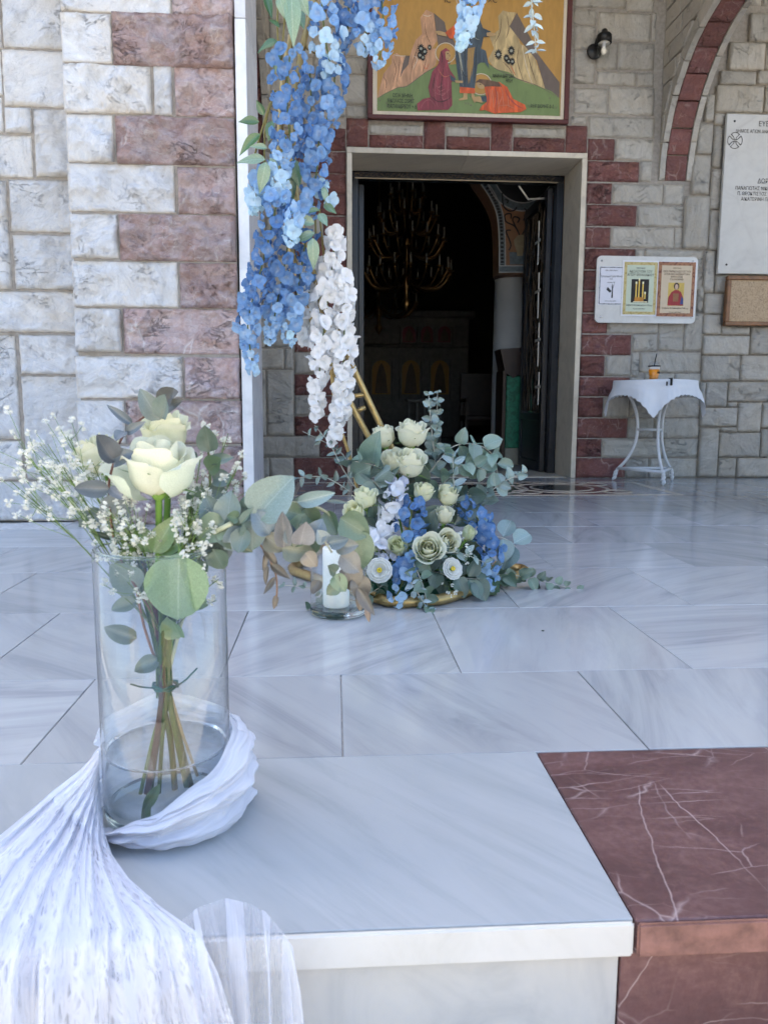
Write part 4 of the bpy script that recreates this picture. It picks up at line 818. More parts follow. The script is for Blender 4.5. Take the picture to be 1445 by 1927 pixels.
for crv in [[(650, 790), (600, 700), (510, 650), (500, 580), (560, 570), (560, 620)], [(680, 790), (720, 700), (760, 640), (720, 600), (690, 640)], [(640, 760), (580, 640), (600, 600), (650, 620), (630, 660)], [(560, 740), (510, 750), (540, 830), (560, 900), (540, 950)], [(470, 350), (480, 480), (540, 540), (600, 530), (620, 500)], [(500, 420), (530, 430), (520, 460)], [(700, 600), (720, 540), (700, 510)]]:
    q_ = [Vector((D5(p)[0], Ya-.004, D5(p)[1])) for p in crv]; tube('scroll', smoothcurve(q_, 5), .007, mdk, pa, 5)
# icon stand with green cloth
Ys = 7.35
sx0 = atY(944, 760, Ys).x; sx1 = atY(1005, 760, Ys).x; sz = atY(960, 657, Ys).z
sn = thing('icon_stand', 'wooden icon stand draped with a green brocade cloth behind the open door', 'stand', ((sx0+sx1)/2, Ys, 0))
mgr = MT('green_brocade'); c_ = mgr.coord(False); mgr.set(Base_Color=mgr.ramp(mgr.noise(c_, 14, 5, .6, 2), [(.4, (.008, .10, .05)), (.6, (.015, .20, .10))]), Roughness=.45)
mwd = plain('dark_walnut', (.03, .014, .008), .4, var=.3, scale=12)
box('cloth', sx0+.04, sx1, Ys, Ys+.3, .16, sz-.25, mgr.m, sn, .006); box('post', sx0, sx0+.037, Ys-.01, Ys+.3, .0, sz-.2, mwd, sn, .004)
box('plinth', sx0+.04, sx1, Ys-.005, Ys+.31, .0, .157, plain('stand_plinth', (.30, .27, .2), .6), sn)
prism('lectern_top', [(sx0-.03, sz), (sx1+.05, sz+.03), (sx1+.05, sz-.12), (sx0+.1, sz-.27), (sx0+.02, sz-.22)], .3, mwd, sn, T(0, Ys-.02, 0))
prism('icon', [(sx0+.16, sz-.03), (sx0+.28, sz-.03), (sx0+.28, sz-.18), (sx0+.18, sz-.18)], .004, PT['gold'], sn, T(0, Ys-.026, 0))
# chandeliers
MGD = plain('old_gold', (.20, .12, .05), .38, 1.0, .3, 30); MCN = plain('candle_sleeve', (.22, .20, .17), .5)
def chandelier(c, tiers, lab):
    ch = thing('chandelier', lab, 'chandelier', c)
    lathe('stem', [(0, .9), (.02, .9), (.02, .5), (.06, .42), (.02, .36), (.02, .1), (.09, .0), (.03, -.1), (.03, -.2), (.07, -.26), (.02, -.33), (0, -.36)], c, MGD, ch, 14)
    tube('chain', [c+Vector((0, 0, .9)), Vector((c.x, c.y, 5.6))], .012, MGD, ch, 6)
    for (R_, z, n) in tiers:
        for k in range(n):
            a = 2*pi*k/n+R_; d_ = Vector((cos(a), sin(a), 0))
            q_ = smoothcurve([c+d_*(.03)+Vector((0, 0, z-.02)), c+d_*(R_*.35)+Vector((0, 0, z-.16)), c+d_*(R_*.75)+Vector((0, 0, z-.17)), c+d_*R_+Vector((0, 0, z))], 5)
            am = tube('arm', q_, .012, MGD, ch, 6)
            e = c+d_*R_+Vector((0, 0, z)); lathe('drip_pan', [(0, 0), (.035, .012), (.038, .02), (0, .02)], e, MGD, am, 10); lathe('candle', [(.0, .14), (.010, .14), (.011, .02), (0, .02)], e, MCN, am, 8)
            for t in range(2):
                bm = bmesh.new(); bmesh.ops.create_icosphere(bm, subdivisions=1, radius=.012); me = bpy.data.meshes.new('pendant'); bm.to_mesh(me); bm.free()
                put('pendant', me, am, T(e+Vector((0, 0, -.03-.04*t))), MGD)
cA = atY(765, 530, 9.3); cB = atY(713, 585, 12.0)
chandelier(cA, [(.52, .1, 18), (.44, .45, 16), (.34, .72, 12), (.2, .95, 8)], 'large gilt candle chandelier hanging inside the doorway'); chandelier(cB, [(.58, .1, 14), (.4, .5, 10)], 'smaller looking gilt chandelier hanging farther back in the nave')
# iconostasis
Yi = 14.0
iz = thing('iconostasis', 'carved pale icon screen at the far end of the nave', 'screen', (1.5, Yi, 0))
MIC = plain('carved_marble', (.19, .175, .16), .6, var=.2, scale=14, bump=.4)
xa, xb = atY(690, 700, Yi).x-1.5, atY(870, 700, Yi).x+.1; ztop = atY(780, 598, Yi).z
box('panel', xa, xb, Yi, Yi+.15, .0, ztop, MIC, iz); box('cornice', xa-.1, xb+.1, Yi-.12, Yi+.15, ztop, ztop+.12, MIC, iz, .02); box('cornice', xa, xb, Yi-.08, Yi-.001, atY(780, 655, Yi).z, atY(780, 648, Yi).z, MIC, iz, .02)
for (px0, py0, px1, py1, g) in [(756, 678, 790, 742, 1), (810, 678, 845, 742, 1), (757, 614, 782, 644, 0), (792, 614, 815, 644, 0), (824, 614, 848, 644, 0), (700, 678, 735, 742, 1)]:
    A, B = atY(px0, py1, Yi-.03), atY(px1, py0, Yi-.03); w2 = (B.x-A.x)/2
    q_ = [(A.x, A.z), (B.x, A.z)]+[((A.x+B.x)/2+w2*cos(pi*t/8), B.z-w2+w2*sin(pi*t/8)) for t in range(9)]
    prism('icon', q_, .02, PT['gold'] if g else PT['maroon'], iz, T(0, Yi-.03, 0))
    xc = (A.x+B.x)/2; prism('icon_figure', [(xc-w2*.7, A.z+.02), (xc-w2*.5, A.z+(B.z-A.z)*.55), (xc-w2*.25, B.z-w2*.7), (xc, B.z-w2*.25), (xc+w2*.25, B.z-w2*.7), (xc+w2*.5, A.z+(B.z-A.z)*.55), (xc+w2*.7, A.z+.02)], .004, PT['hair'], iz, T(0, Yi-.036, 0))
    for xx in (A.x-.05, B.x+.02): box('colonnette', xx, xx+.03, Yi-.07, Yi-.001, A.z-.1, B.z, MIC, iz, .008)
pw = atY(765, 800, 11.0)
lt = thing('white_lectern', 'low white carved stand in the middle of the nave', 'stand', (pw.x+.25, 11, 0))
box('top', pw.x, pw.x+.5, 10.9, 11.3, .62, .66, MIC, lt, .005)
for i in range(5): box('upright', pw.x+.02+.11*i, pw.x+.05+.11*i, 10.95, 10.99, 0, .619, MIC, lt, .004)
bs = thing('bishop_throne', 'dark carved wooden throne at the right of the nave', 'chair', (atY(890, 800, 10).x, 10, 0)); xx = atY(872, 800, 10).x
box('back', xx, xx+.5, 10.3, 10.36, .3, 1.0, mwd, bs, .01); box('seat', xx, xx+.5, 9.9, 10.299, .38, .44, mwd, bs, .01)
for (a, b) in [(0, 0), (.44, 0), (0, .36), (.44, .36)]: box('leg', xx+a, xx+a+.05, 9.9+b, 9.95+b, 0, .379, mwd, bs, .005)
for s in (0, .45): box('armrest', xx+s, xx+s+.05, 9.9, 10.299, .62, .66, mwd, bs, .008); box('arm_post', xx+s, xx+s+.05, 9.9, 9.95, .441, .619, mwd, bs, .005)
# stained glass window
sg = thing('stained_glass_window', 'narrow stained glass window glowing at the far left of the nave', 'window', (atY(687, 700, 17.3).x, 17.38, 0))
for i, (px0, py0, px1, py1, c) in enumerate([(685, 665, 690.5, 674, (1, .6, .15)), (685, 675, 690.5, 685, (.9, .85, .6)), (677, 676, 680, 685, (.1, .5, .35)), (685, 698, 690.5, 708, (1, .5, .2)), (685, 709, 690.5, 721, (.9, .35, .12)), (677, 698, 680, 706, (.12, .55, .45))]):
    A, B = atY(px0, py1, 17.36), atY(px1, py0, 17.36); m = MT('stained_pane'); m.set(Base_Color=c, Emission_Color=c, Emission_Strength=.5, Roughness=.2)
    box('pane', A.x, B.x, 17.36, 17.385, A.z, B.z, m.m, sg)
# ------------------------------------------------------------------ plant materials and shared meshes
def petalmat(name, tint=None, trans=.35, rough=.55, veins=0.0, shift=.12):
    m = MT(name); m.t.nodes.remove(m.b); c = m.coord(); col = m.ocol()
    if tint == 'rose':
        gz = m.n('SeparateXYZ', {0: m.n('TexCoord', out=3)}, out=2); col = m.mix(m.ramp(gz, [(.0, .5), (.2, 0.0)]), col, (.52, .60, .20)); col = m.mix(m.ramp(gz, [(.9, 0.0), (1.3, .35)]), col, (.86, .86, .74))
    nz = m.noise(c, 45, 4); col = m.mix(m.ramp(nz, [(.3, 0.0), (.75, 1.0)]), m.n('HueSaturation', {'Color': col, 'Value': 1-shift, 'Saturation': 1.06}), m.n('HueSaturation', {'Color': col, 'Value': 1+shift*.6, 'Saturation': .95}))
    if veins:
        ly = m.n('SeparateXYZ', {0: m.n('TexCoord', out=3)}, out=1); rib = m.ramp(m.math('ABSOLUTE', ly), [(.006, 1.0), (.02, 0.0)]); col = m.mix(m.mul(rib, .5), col, m.n('HueSaturation', {'Color': col, 'Value': 1.55, 'Saturation': .7}))
        lx = m.n('SeparateXYZ', {0: m.n('TexCoord', out=3)}); sv = m.math('SINE', m.mul(m.math('SUBTRACT', lx, m.mul(m.math('ABSOLUTE', ly), .9)), 42.0)); sv = m.ramp(sv, [(.75, 0.0), (1.0, 1.0)]); col = m.mix(m.mul(sv, veins), col, m.n('HueSaturation', {'Color': col, 'Value': 1.5, 'Saturation': .8})); bl = m.noise(c, 6, 6, .75); col = m.mix(m.mul(m.ramp(bl, [(.55, 0.0), (.75, 1.0)]), .45), col, m.n('HueSaturation', {'Color': col, 'Hue': .46, 'Value': .8})); sp = m.vor(c, 16, 'F1', 0); col = m.mix(m.ramp(sp, [(.05, .5), (.11, 0.0)]), col, (.16, .12, .07))
    d = m.n('BsdfDiffuse', {'Color': col}); t = m.n('BsdfTranslucent', {'Color': col}); g = m.n('BsdfGlossy', {'Color': (1, 1, 1), 'Roughness': rough})
    mx = m.n('MixShader', {0: trans, 1: d, 2: t}); mx = m.n('MixShader', {0: .045 if not veins else .09, 1: mx, 2: g}); m.t.links.new(mx, m.o.inputs[0]); return m.m
MP = petalmat('flower_petal', trans=.38); MR = petalmat('rose_petal', 'rose', trans=.4); ML = petalmat('leaf_surface', trans=.18, rough=.4, veins=.2, shift=.25); MLG = petalmat('euca_leaf', trans=.12, rough=.5, veins=.14, shift=.25)
MS = MT('stem_green'); MS.set(Base_Color=MS.ocol(), Roughness=.6); MS.b.inputs['Specular IOR Level'].default_value = .15; MS = MS.m
def gridm(name, f, nu, nv):
    vs = [f(-1+2*i/nu, j/nv) for j in range(nv+1) for i in range(nu+1)]
    fs = [(j*(nu+1)+i, j*(nu+1)+i+1, (j+1)*(nu+1)+i+1, (j+1)*(nu+1)+i) for j in range(nv) for i in range(nu)]
    return mesh(name, vs, fs, True)
# leaf: along +X (length 1), normal +Z
def leafm(name, wd, tip, bend, fold, nu=4, nv=8, wave=.0):
    def f(u, v):
        wv_ = wd*(sin(pi*v**.8)**(.62 if tip < .5 else .85))*(1-tip*v*v*.35)
        if v in (0, 1): wv_ = .012
        return (v, u*wv_, bend*v*v*-1+fold*abs(u)*wv_*2+wave*sin(v*9+u)*.5*abs(u))
    me = gridm(name, f, nu, nv); me.materials.append(ML); return me
LEAF = [leafm('leaf', .24, .9, .22, .25), leafm('leaf', .27, 1.0, -.12, .3), leafm('leaf', .22, .9, .35, .15, wave=.05)]
ROUND = [leafm('round_leaf', .44, .1, .3, .3, wave=.05), leafm('round_leaf', .40, .2, -.32, .42, wave=.08), leafm('round_leaf', .46, .0, .42, .22, wave=.12)]
OVAL = [leafm('oval_leaf', .27, .3, .25, .3), leafm('oval_leaf', .24, .5, -.22, .35), leafm('oval_leaf', .30, .3, .4, .2, wave=.06)]
for m_ in ROUND+OVAL: m_.materials.clear(); m_.materials.append(MLG)
def leaf(parent, base, tip, nrm, mesh_, color, wscale=1.0, name='leaf'):
    base, tip = Vector(base), Vector(tip); x = tip-base; L = x.length; x.normalize(); n = Vector(nrm); z = n-x*n.dot(x)
    if z.length < 1e-4: z = x.cross(Vector((.3, 1, .2)))
    z.normalize(); y = z.cross(x)
    R_ = Matrix((x, y, z)).transposed().to_4x4()
    kf = rnd.uniform(.85, 1.15); c = tuple(k*kf for k in color)
    return put(name, mesh_, parent, T(base) @ R_ @ Matrix.Diagonal((L, L*wscale, L, 1)), None, c)
def floretm(name, n, seed, cup):
    r = random.Random(seed); vs, fs = [], []
    for k in range(n):
        a = 2*pi*k/n+r.uniform(-.2, .2); tilt = cup+r.uniform(-.25, .25); L = r.uniform(.85, 1.1); wd = r.uniform(.42, .55)
        b = len(vs); nu, nv = 4, 5; tw = r.uniform(-.35, .35)
        for j in range(nv+1):
            for i in range(nu+1):
                u = -1+2*i/nu; v = j/nv; w_ = wd*(sin(pi*min(1, v*.93+.06))**.6) if v < 1 else wd*.25
                x = v*L; y = u*w_; z = .25*u*u*w_*(1-.3*v)+.12*sin(v*3)-.18*v*v
                y, z = y*cos(tw*v)-z*sin(tw*v), y*sin(tw*v)+z*cos(tw*v)
                X = x*cos(tilt); Z = x*sin(tilt)+z
                vs.append((X*cos(a)-y*sin(a), X*sin(a)+y*cos(a), Z))
        for j in range(nv):
            for i in range(nu):
                q_ = b+j*(nu+1)+i; fs.append((q_, q_+1, q_+nu+2, q_+nu+1))
    b = len(vs)
    for k in range(6): a = 2*pi*k/6; vs += [(.09*cos(a), .09*sin(a), .05), (.05*cos(a), .05*sin(a), .2)]
    for k in range(6): c, d = b+2*k, b+2*((k+1) % 6); fs.append((c, d, d+1, c+1))
    fs.append(tuple(b+2*k+1 for k in range(6)))
    me = mesh(name, vs, fs, True); me.materials.append(MP); return me
def floretmat():
    m = MT('silk_floret'); m.t.nodes.remove(m.b); col = m.ocol(); o = m.n('TexCoord', out=3); c = m.coord(); ln = m.n('VectorMath', {0: o}, operation='LENGTH', out=1)
    nz = m.noise(c, 3.5, 4); rr_ = m.math('ADD', ln, m.mul(m.math('SUBTRACT', nz, .5), .5))
    pale = m.mix(.30, col, (.80, .86, .88)); deep = m.n('HueSaturation', {'Color': col, 'Value': .86, 'Saturation': 1.08})
    k = m.mix(m.ramp(rr_, [(.12, 0.0), (.5, 1.0)]), pale, col); k = m.mix(m.ramp(rr_, [(.72, 0.0), (1.05, .8)]), k, deep)
    d = m.n('BsdfDiffuse', {'Color': k}); t = m.n('BsdfTranslucent', {'Color': k}); g = m.n('BsdfGlossy', {'Roughness': .5})
    m.t.links.new(m.n('MixShader', {0: .03, 1: m.n('MixShader', {0: .4, 1: d, 2: t}), 2: g}), m.o.inputs[0]); return m.m
MPF = floretmat()
FLOR = [floretm('floret', 4, 1, .55), floretm('floret', 4, 2, .35), floretm('floret', 5, 3, .6), floretm('floret', 4, 4, .8), floretm('floret', 3, 5, .9), floretm('floret', 4, 6, .1), floretm('floret', 5, 7, .9)]
for m_ in FLOR: m_.materials.clear(); m_.materials.append(MPF)
TOCAM = Vector((0, -1, .15))
def lerp3(a, b, t): return tuple(x+(y-x)*t for x, y in zip(a, b))
DEEP, MIDB, PALE = (.12, .25, .50), (.25, .44, .72), (.56, .76, .91)
def strand(pts, rads, cols, lab, group, Y=2.35, fl=.0248, dens=4.8, stemcol=(.16, .19, .06), cat='flower strand', jit=.06):
    P = smoothcurve([atY(p[0], p[1], Y if len(p) < 3 else p[2]) for p in pts], 8); n = len(P)
    t = thing('flower_strand', lab, cat, P[0], group)
    tube('stem', [p+Vector((0, .01, 0)) for p in P], .0025, MS, t, 6, color=stemcol)
    Lpx = sum(((P[i+1]-P[i]).length for i in range(n-1)))*FPX/Y; N = max(8, int(Lpx/dens*1.25)); ga = rnd.uniform(0, 6)
    for k in range(N):
        s = (k+.5)/N+rnd.uniform(-.5, .5)/N; s = min(max(s, 0), .999); i = int(s*(n-1)); f = s*(n-1)-i
        p = P[i].lerp(P[min(i+1, n-1)], f); rr = s*(len(rads)-1); ri = int(rr); rp = rads[ri]+(rads[min(ri+1, len(rads)-1)]-rads[ri])*(rr-ri)
        R_ = rp/FPX*Y; ga += 2.399; a = ga
        tg = (P[min(i+1, n-1)]-P[max(i-1, 0)]).normalized(); sd_ = tg.cross(Vector((0, 1, 0))).normalized(); fd = sd_.cross(tg)
        out = (sd_*cos(a)+fd*sin(a)); pos = p+out*max(.0, R_-fl*.45)*rnd.uniform(.55, 1.08)
        ax = (out*1.0+Vector((0, -.35, -.30))+Vector((rnd.uniform(-.4, .4), rnd.uniform(-.4, .4), rnd.uniform(-.4, .4)))).normalized()
        cc_ = s*(len(cols)-1)+rnd.uniform(-.5, .5); cc_ = min(max(cc_, 0), len(cols)-1.001); ci = int(cc_); c = lerp3(cols[ci], cols[ci+1], cc_-ci)
        kf = rnd.uniform(.86, 1.12); c = tuple(min(.9, x*kf) for x in c)
        sz = fl*rnd.uniform(.62, 1.2)*(1-.25*max(0, s-.7)/.3)
        put('floret', rnd.choice(FLOR), t, T(pos) @ frame_to(ax, Vector((rnd.uniform(-1, 1), rnd.uniform(-1, 1), rnd.uniform(-1, 1)))) @ Matrix.Scale(sz, 4), None, c)
    return t
# ------------------------------------------------------------------ gilt stand
MGT = MT('gilt_tube'); c_ = MGT.coord(False); nz = MGT.noise(c_, 60, 4); MGT.set(Base_Color=MGT.ramp(nz, [(.3, (.36, .25, .10)), (.7, (.46, .34, .15))]), Metallic=.75, Roughness=MGT.math('ADD', .3, MGT.mul(nz, .15))); MGT = MGT.m
YS = 2.45
fs_ = thing('flower_stand', 'tall gilt metal ring stand carrying the hanging flowers', 'stand', (.25, 2.4, 0))
base = [(-.15, 2.50), (.14, 2.075), (.19, 2.055), (.30, 2.085), (.625, 2.43), (.62, 2.48), (.42, 2.62), (.12, 2.95), (-.05, 2.88)]
bp = []
for i in range(len(base)):
    a, b, c = [Vector((*base[(i+k) % len(base)], .017)) for k in (-1, 0, 1)]
    for t in (.22, .1): bp.append(b.lerp(a, min(t, .03/(a-b).length*(t/.1)))) 
    for t in (.1, .22): bp.append(b.lerp(c, min(t, .03/(c-b).length*(t/.1))))
tube('base_ring', bp, .0155, MGT, fs_, 12, True)
def pole(name, pts, r): return tube(name, smoothcurve([atY(p[0], p[1], YS) for p in pts], 6), r, MGT, fs_, 10)
pA = [(822, 1070), (770, 915), (715, 798), (663, 688), (604, 555), (566, 420), (552, 300), (558, 160), (577, 55), (605, -40), (660, -140), (760, -210), (900, -235), (1030, -215)]
pB = [(790, 1075), (745, 925), (706.6, 846), (665, 769), (610, 660), (568, 545), (538, 420), (527, 300), (534, 150), (556, 40), (585, -60), (645, -165), (755, -238), (900, -265), (1030, -245)]
pole('ring_tube', pA, .0098); pole('ring_tube', pB, .0098); pole('brace', [(690, 1030), (668, 900), (657, 855), (640, 803), (629, 750), (622, 686), (600, 560)], .0058)
for (a, b) in [((688, 742), (652, 748)), ((687.5, 766), (668, 776)), ((577, 88), (607, 104)), ((575, 440), (545, 450)), ((592, 2), (614, 22)), ((554, 250), (528, 250))]: tube('rung', [atY(*a, YS), atY(*b, YS)], .0075, MGT, fs_, 8)
# ------------------------------------------------------------------ hanging strands
GB = 'blue hanging flower strands'; D, Mi, Pl = DEEP, MIDB, PALE
for (pts, r, c, lab, Y) in [
    ([(546, 92), (540, 180), (546, 262)], (30, 38, 32), (Mi, D, D, Mi), 'thick blue strand at the top left of the stand, below the green leaves', 2.36),
    ([(583, 130), (585, 215), (572, 300)], (22, 26, 24), (D, Mi, D, D), 'deep blue strand in the middle of the left flower mass', 2.40),
    ([(538, 255), (528, 310), (533, 378)], (26, 24, 12), (D, Mi, Pl, Pl), 'short blue strand whose pale tip hangs beside two pale leaves', 2.33),
    ([(604, -20), (612, 70), (628, 140)], (36, 34, 18), (D, Mi, Pl, Pl), 'blue strand ending in a nearly white tip above the fork, near the gilt elbow', 2.37),
    ([(632, 118), (624, 190), (602, 262)], (24, 28, 22), (D, D, Mi, D), 'blue strand slanting down left from the pale tip', 2.39),
    ([(600, 245), (596, 320), (578, 412)], (25, 28, 16), (D, Mi, D, Mi), 'deep blue strand hanging left of the red door quoins', 2.36),
    ([(500, 318), (484, 360), (478, 398)], (16, 18, 11), (Mi, Pl, Pl), 'small pale blue tip beside the pier trim', 2.36),
    ([(523, 368), (505, 450), (482, 540), (466, 612), (478, 700)], (22, 28, 24, 22, 11), (Mi, D, D, Mi, Pl), 'long blue strand hanging lowest at the far left', 2.33),
    ([(548, 382), (540, 470), (522, 565), (508, 640)], (24, 34, 24, 11), (D, D, D, Mi, Pl), 'blue strand hanging between the two other long blue tails', 2.36),
    ([(578, 430), (566, 510), (552, 585), (540, 645)], (22, 28, 22, 12), (D, D, Mi, Pl), 'blue strand tail hanging next to the white strands', 2.37),
    ([(566, 385), (552, 420), (548, 462)], (13, 18, 11), (Mi, Pl, Pl), 'short pale blue tuft in front of the dark blue tails', 2.29),
    ([(600, 352), (616, 362), (620, 386)], (11, 15, 9), (Pl, Pl, Pl), 'little pale tuft sticking out right of the blue mass', 2.36),
    ([(684, -30), (690, 40), (686, 98)], (28, 28, 14), (D, Mi, Pl), 'blue strand left of a pair hanging over the icon corner', 2.38),
    ([(716, -30), (722, 50), (712, 124)], (26, 24, 12), (D, Mi, Pl), 'blue strand right of a pair hanging over the icon corner', 2.36),
    ([(652, -30), (656, 40), (640, 88)], (22, 24, 16), (D, D, Mi), 'short deep blue strand hanging just left of the icon corner', 2.41),
    ([(888, -35), (882, 30), (868, 90)], (20, 22, 10), (Mi, Pl, Pl), 'single pale blue strand hanging in front of the icon centre', 2.42)]:
    strand(pts, r, c, lab, GB, Y)
WH, WG = (.95, .95, .95), (.80, .81, .80)
for (pts, r, lab, Y, c) in [
    ([(632, 432), (624, 510), (612, 600), (602, 690), (597, 785)], (13, 21, 25, 21, 11), 'white strand hanging left of the doorway, the upper left one', 2.38, (WH, WH, WH)),
    ([(646, 520), (648, 610), (646, 700), (642, 775), (622, 836)], (16, 20, 21, 18, 9), 'white strand hanging lowest in front of the door jamb', 2.36, (WH, WH, WH)),
    ([(594, 490), (580, 560), (570, 645)], (15, 17, 11), 'greyish white strand half hidden behind the blue tails', 2.46, (WG, WG, WG))]:
    strand(pts, r, c, lab, 'white hanging flower strands', Y, fl=.029, dens=5.0)
# greenery hanging with them
gv = thing('vine_leaves', 'spray of pointed green leaves on the left of the stand', 'leaves', atY(500, 200, 2.37))
DG, PG, MGc = (.055, .15, .035), (.20, .32, .20), (.11, .22, .09)
for pts in ([(540, -25), (534, 60), (530, 112)], [(526, -25), (522, 50), (528, 120)], [(518, 170), (500, 235), (498, 330)], [(508, 195), (490, 255), (480, 290)], [(598, 345), (604, 430), (614, 520)], [(590, 380), (594, 440), (584, 520)]):
    tube('twig', smoothcurve([atY(*p, 2.39) for p in pts], 5), .003, MS, gv, 6, color=(.22, .19, .07))
for (b, t, ws, col, y) in [((488, 229), (449, 233), 1, DG, 2.35), ((490, 252), (449, 286), .8, DG, 2.35), ((497, 217), (483, 188), 1, DG, 2.36), ((513, 228), (503, 262), 1.1, DG, 2.37), ((523, 77), (484, 86), 1.2, DG, 2.35), ((527, 52), (505, 40), 1.2, DG, 2.36), ((503, 279), (471, 272), .9, PG, 2.33), ((500, 300), (446, 297), .9, PG, 2.32), ((500, 305), (492, 358), 1.1, PG, 2.31), ((508, 298), (524, 332), 1.1, PG, 2.33),
                       ((548, -12), (554, 78), .8, PG, 2.32), ((525, -8), (537, 32), 1.1, PG, 2.31), ((562, -15), (578, 24), 1.2, PG, 2.33), ((560, 20), (573, 58), 1.0, MGc, 2.38), ((524, 92), (514, 130), 1.0, MGc, 2.39), ((500, -10), (512, 40), .6, DG, 2.37), ((592, 420), (552, 414), 1, PG, 2.32), ((593, 438), (549, 452), .9, PG, 2.31), ((588, 448), (592, 502), 1.05, PG, 2.3), ((602, 396), (568, 398), .8, MGc, 2.34), ((600, 402), (616, 428), 1.1, PG, 2.34), ((610, 384), (634, 404), .9, MGc, 2.35), ((608, 352), (616, 380), 1, PG, 2.34), ((552, 300), (562, 350), 1.1, MGc, 2.40), ((545, 320), (552, 372), 1.0, MGc, 2.41)]:
    leaf(gv, atY(*b, y), atY(t[0], t[1], y-.012), (rnd.uniform(-.4, .4), -1, .45+rnd.uniform(-.3, .3)), rnd.choice(LEAF), col, ws)
def euca(name, lab, pts, lr, pairs, col, meshes, group=None, stemcol=(.42, .42, .36), sr=.0022, cat='eucalyptus', face=1.0, jit=1.0, tipcol=None):
    """pts: (px,py,Y); lr: leaf length in px at start and end"""
    P = smoothcurve([atY(*p) for p in pts], 8); n = len(P); t = thing(name, lab, cat, P[0], group)
    tube('stem', P, [sr*(1-.6*i/(n-1)) for i in range(n)], MS, t, 6, color=stemcol)
    for k in range(pairs):
        s = (k+.6)/pairs; i = min(n-2, int(s*(n-1))); p = P[i]; tg = (P[i+1]-P[max(i-1, 0)]).normalized(); L = (lr[0]+(lr[1]-lr[0])*s)/FPX*pts[0][2]
        e1 = tg.cross(Vector((0, 1, .2))).normalized(); e2 = e1.cross(tg)
        a = (pi/2)*(k % 2)*.75+rnd.uniform(-.5, .5)*jit
        for sg_ in (1, -1):
            d_ = (e1*cos(a)*sg_+e2*sin(a)*sg_+tg*rnd.uniform(.15, .7)+Vector((0, 0, rnd.uniform(-.2, .25)))).normalized()
            nm = Vector((rnd.uniform(-.6, .6), -1*face, rnd.uniform(-.1, .9)))
            c = lerp3(col, tipcol, s) if tipcol else col
            LL = L*rnd.uniform(.8, 1.15); kf = rnd.uniform(.8, 1.2); c = tuple(x*kf for x in c)
            leaf(t, p+d_*LL*.06, p+d_*LL*1.06, nm, rnd.choice(meshes), c, rnd.uniform(.85, 1.1))
    return t
SV, SG, GG = (.20, .28, .25), (.17, .26, .20), (.12, .19, .125)
euca('eucalyptus_branch', 'pale frosted eucalyptus sprig hanging in front of the icon at right', [(996, -30, 2.42), (1002, 30, 2.42), (1009, 100, 2.42)], (20, 20), 13, (.46, .55, .54), OVAL, 'eucalyptus sprigs', (.5, .55, .5))
# ------------------------------------------------------------------ roses
def rosem(layer, seed):
    r = random.Random(seed)
    # unit rose: bud radius about .62, height 1.45, axis +Z, base at z=0
    cfg = {0: (.20, 1.0, 1.30, .0, 1.9), 1: (.33, .98, 1.36, .0, 1.65), 2: (.45, .92, 1.35, .04, 1.4), 3: (.54, .86, 1.30, .06, 1.3), 4: (.60, .80, 1.20, .15, 1.2)}[layer]
    R_, hb, H_, flare, span = cfg; wob = r.uniform(0, 6)
    def f(u, v):
        wv_ = (min(1, v*2.4))**.55*(1-.42*max(0, v-.72)/.28*abs(u)**1.5); a = u*span*wv_
        prof = sin(min(1, v*2.1)*pi/2)**.75; rad = R_*(.28+.72*prof)*(1-(.22 if layer < 2 else .14 if layer == 2 else .0)*max(0, (v-.55)/.45)**1.3)
        fl = flare*max(0, (v-.66)/.34)**2.0; rad += fl*.75+.03*u*u*(1 if layer > 1 else -.6)
        z = H_*v*(1-.14*abs(u)**2.4*v)-flare*.42*max(0, (v-.72)/.28)**1.6
        z += .03*sin(u*5+wob)*v*v; rad += .02*sin(u*4+wob*2)*v
        if layer == 0: rad *= (1-.35*v)+.10*u
        return (rad*cos(a), rad*sin(a), z*.98+.02)
    me = gridm('petal', f, 8, 9); me.materials.append(MR); return me
ROSE = {L: [rosem(L, L*7+k) for k in range(3)] for L in range(5)}
SEP = leafm('sepal', .14, 1.0, .5, .1, 2, 6)
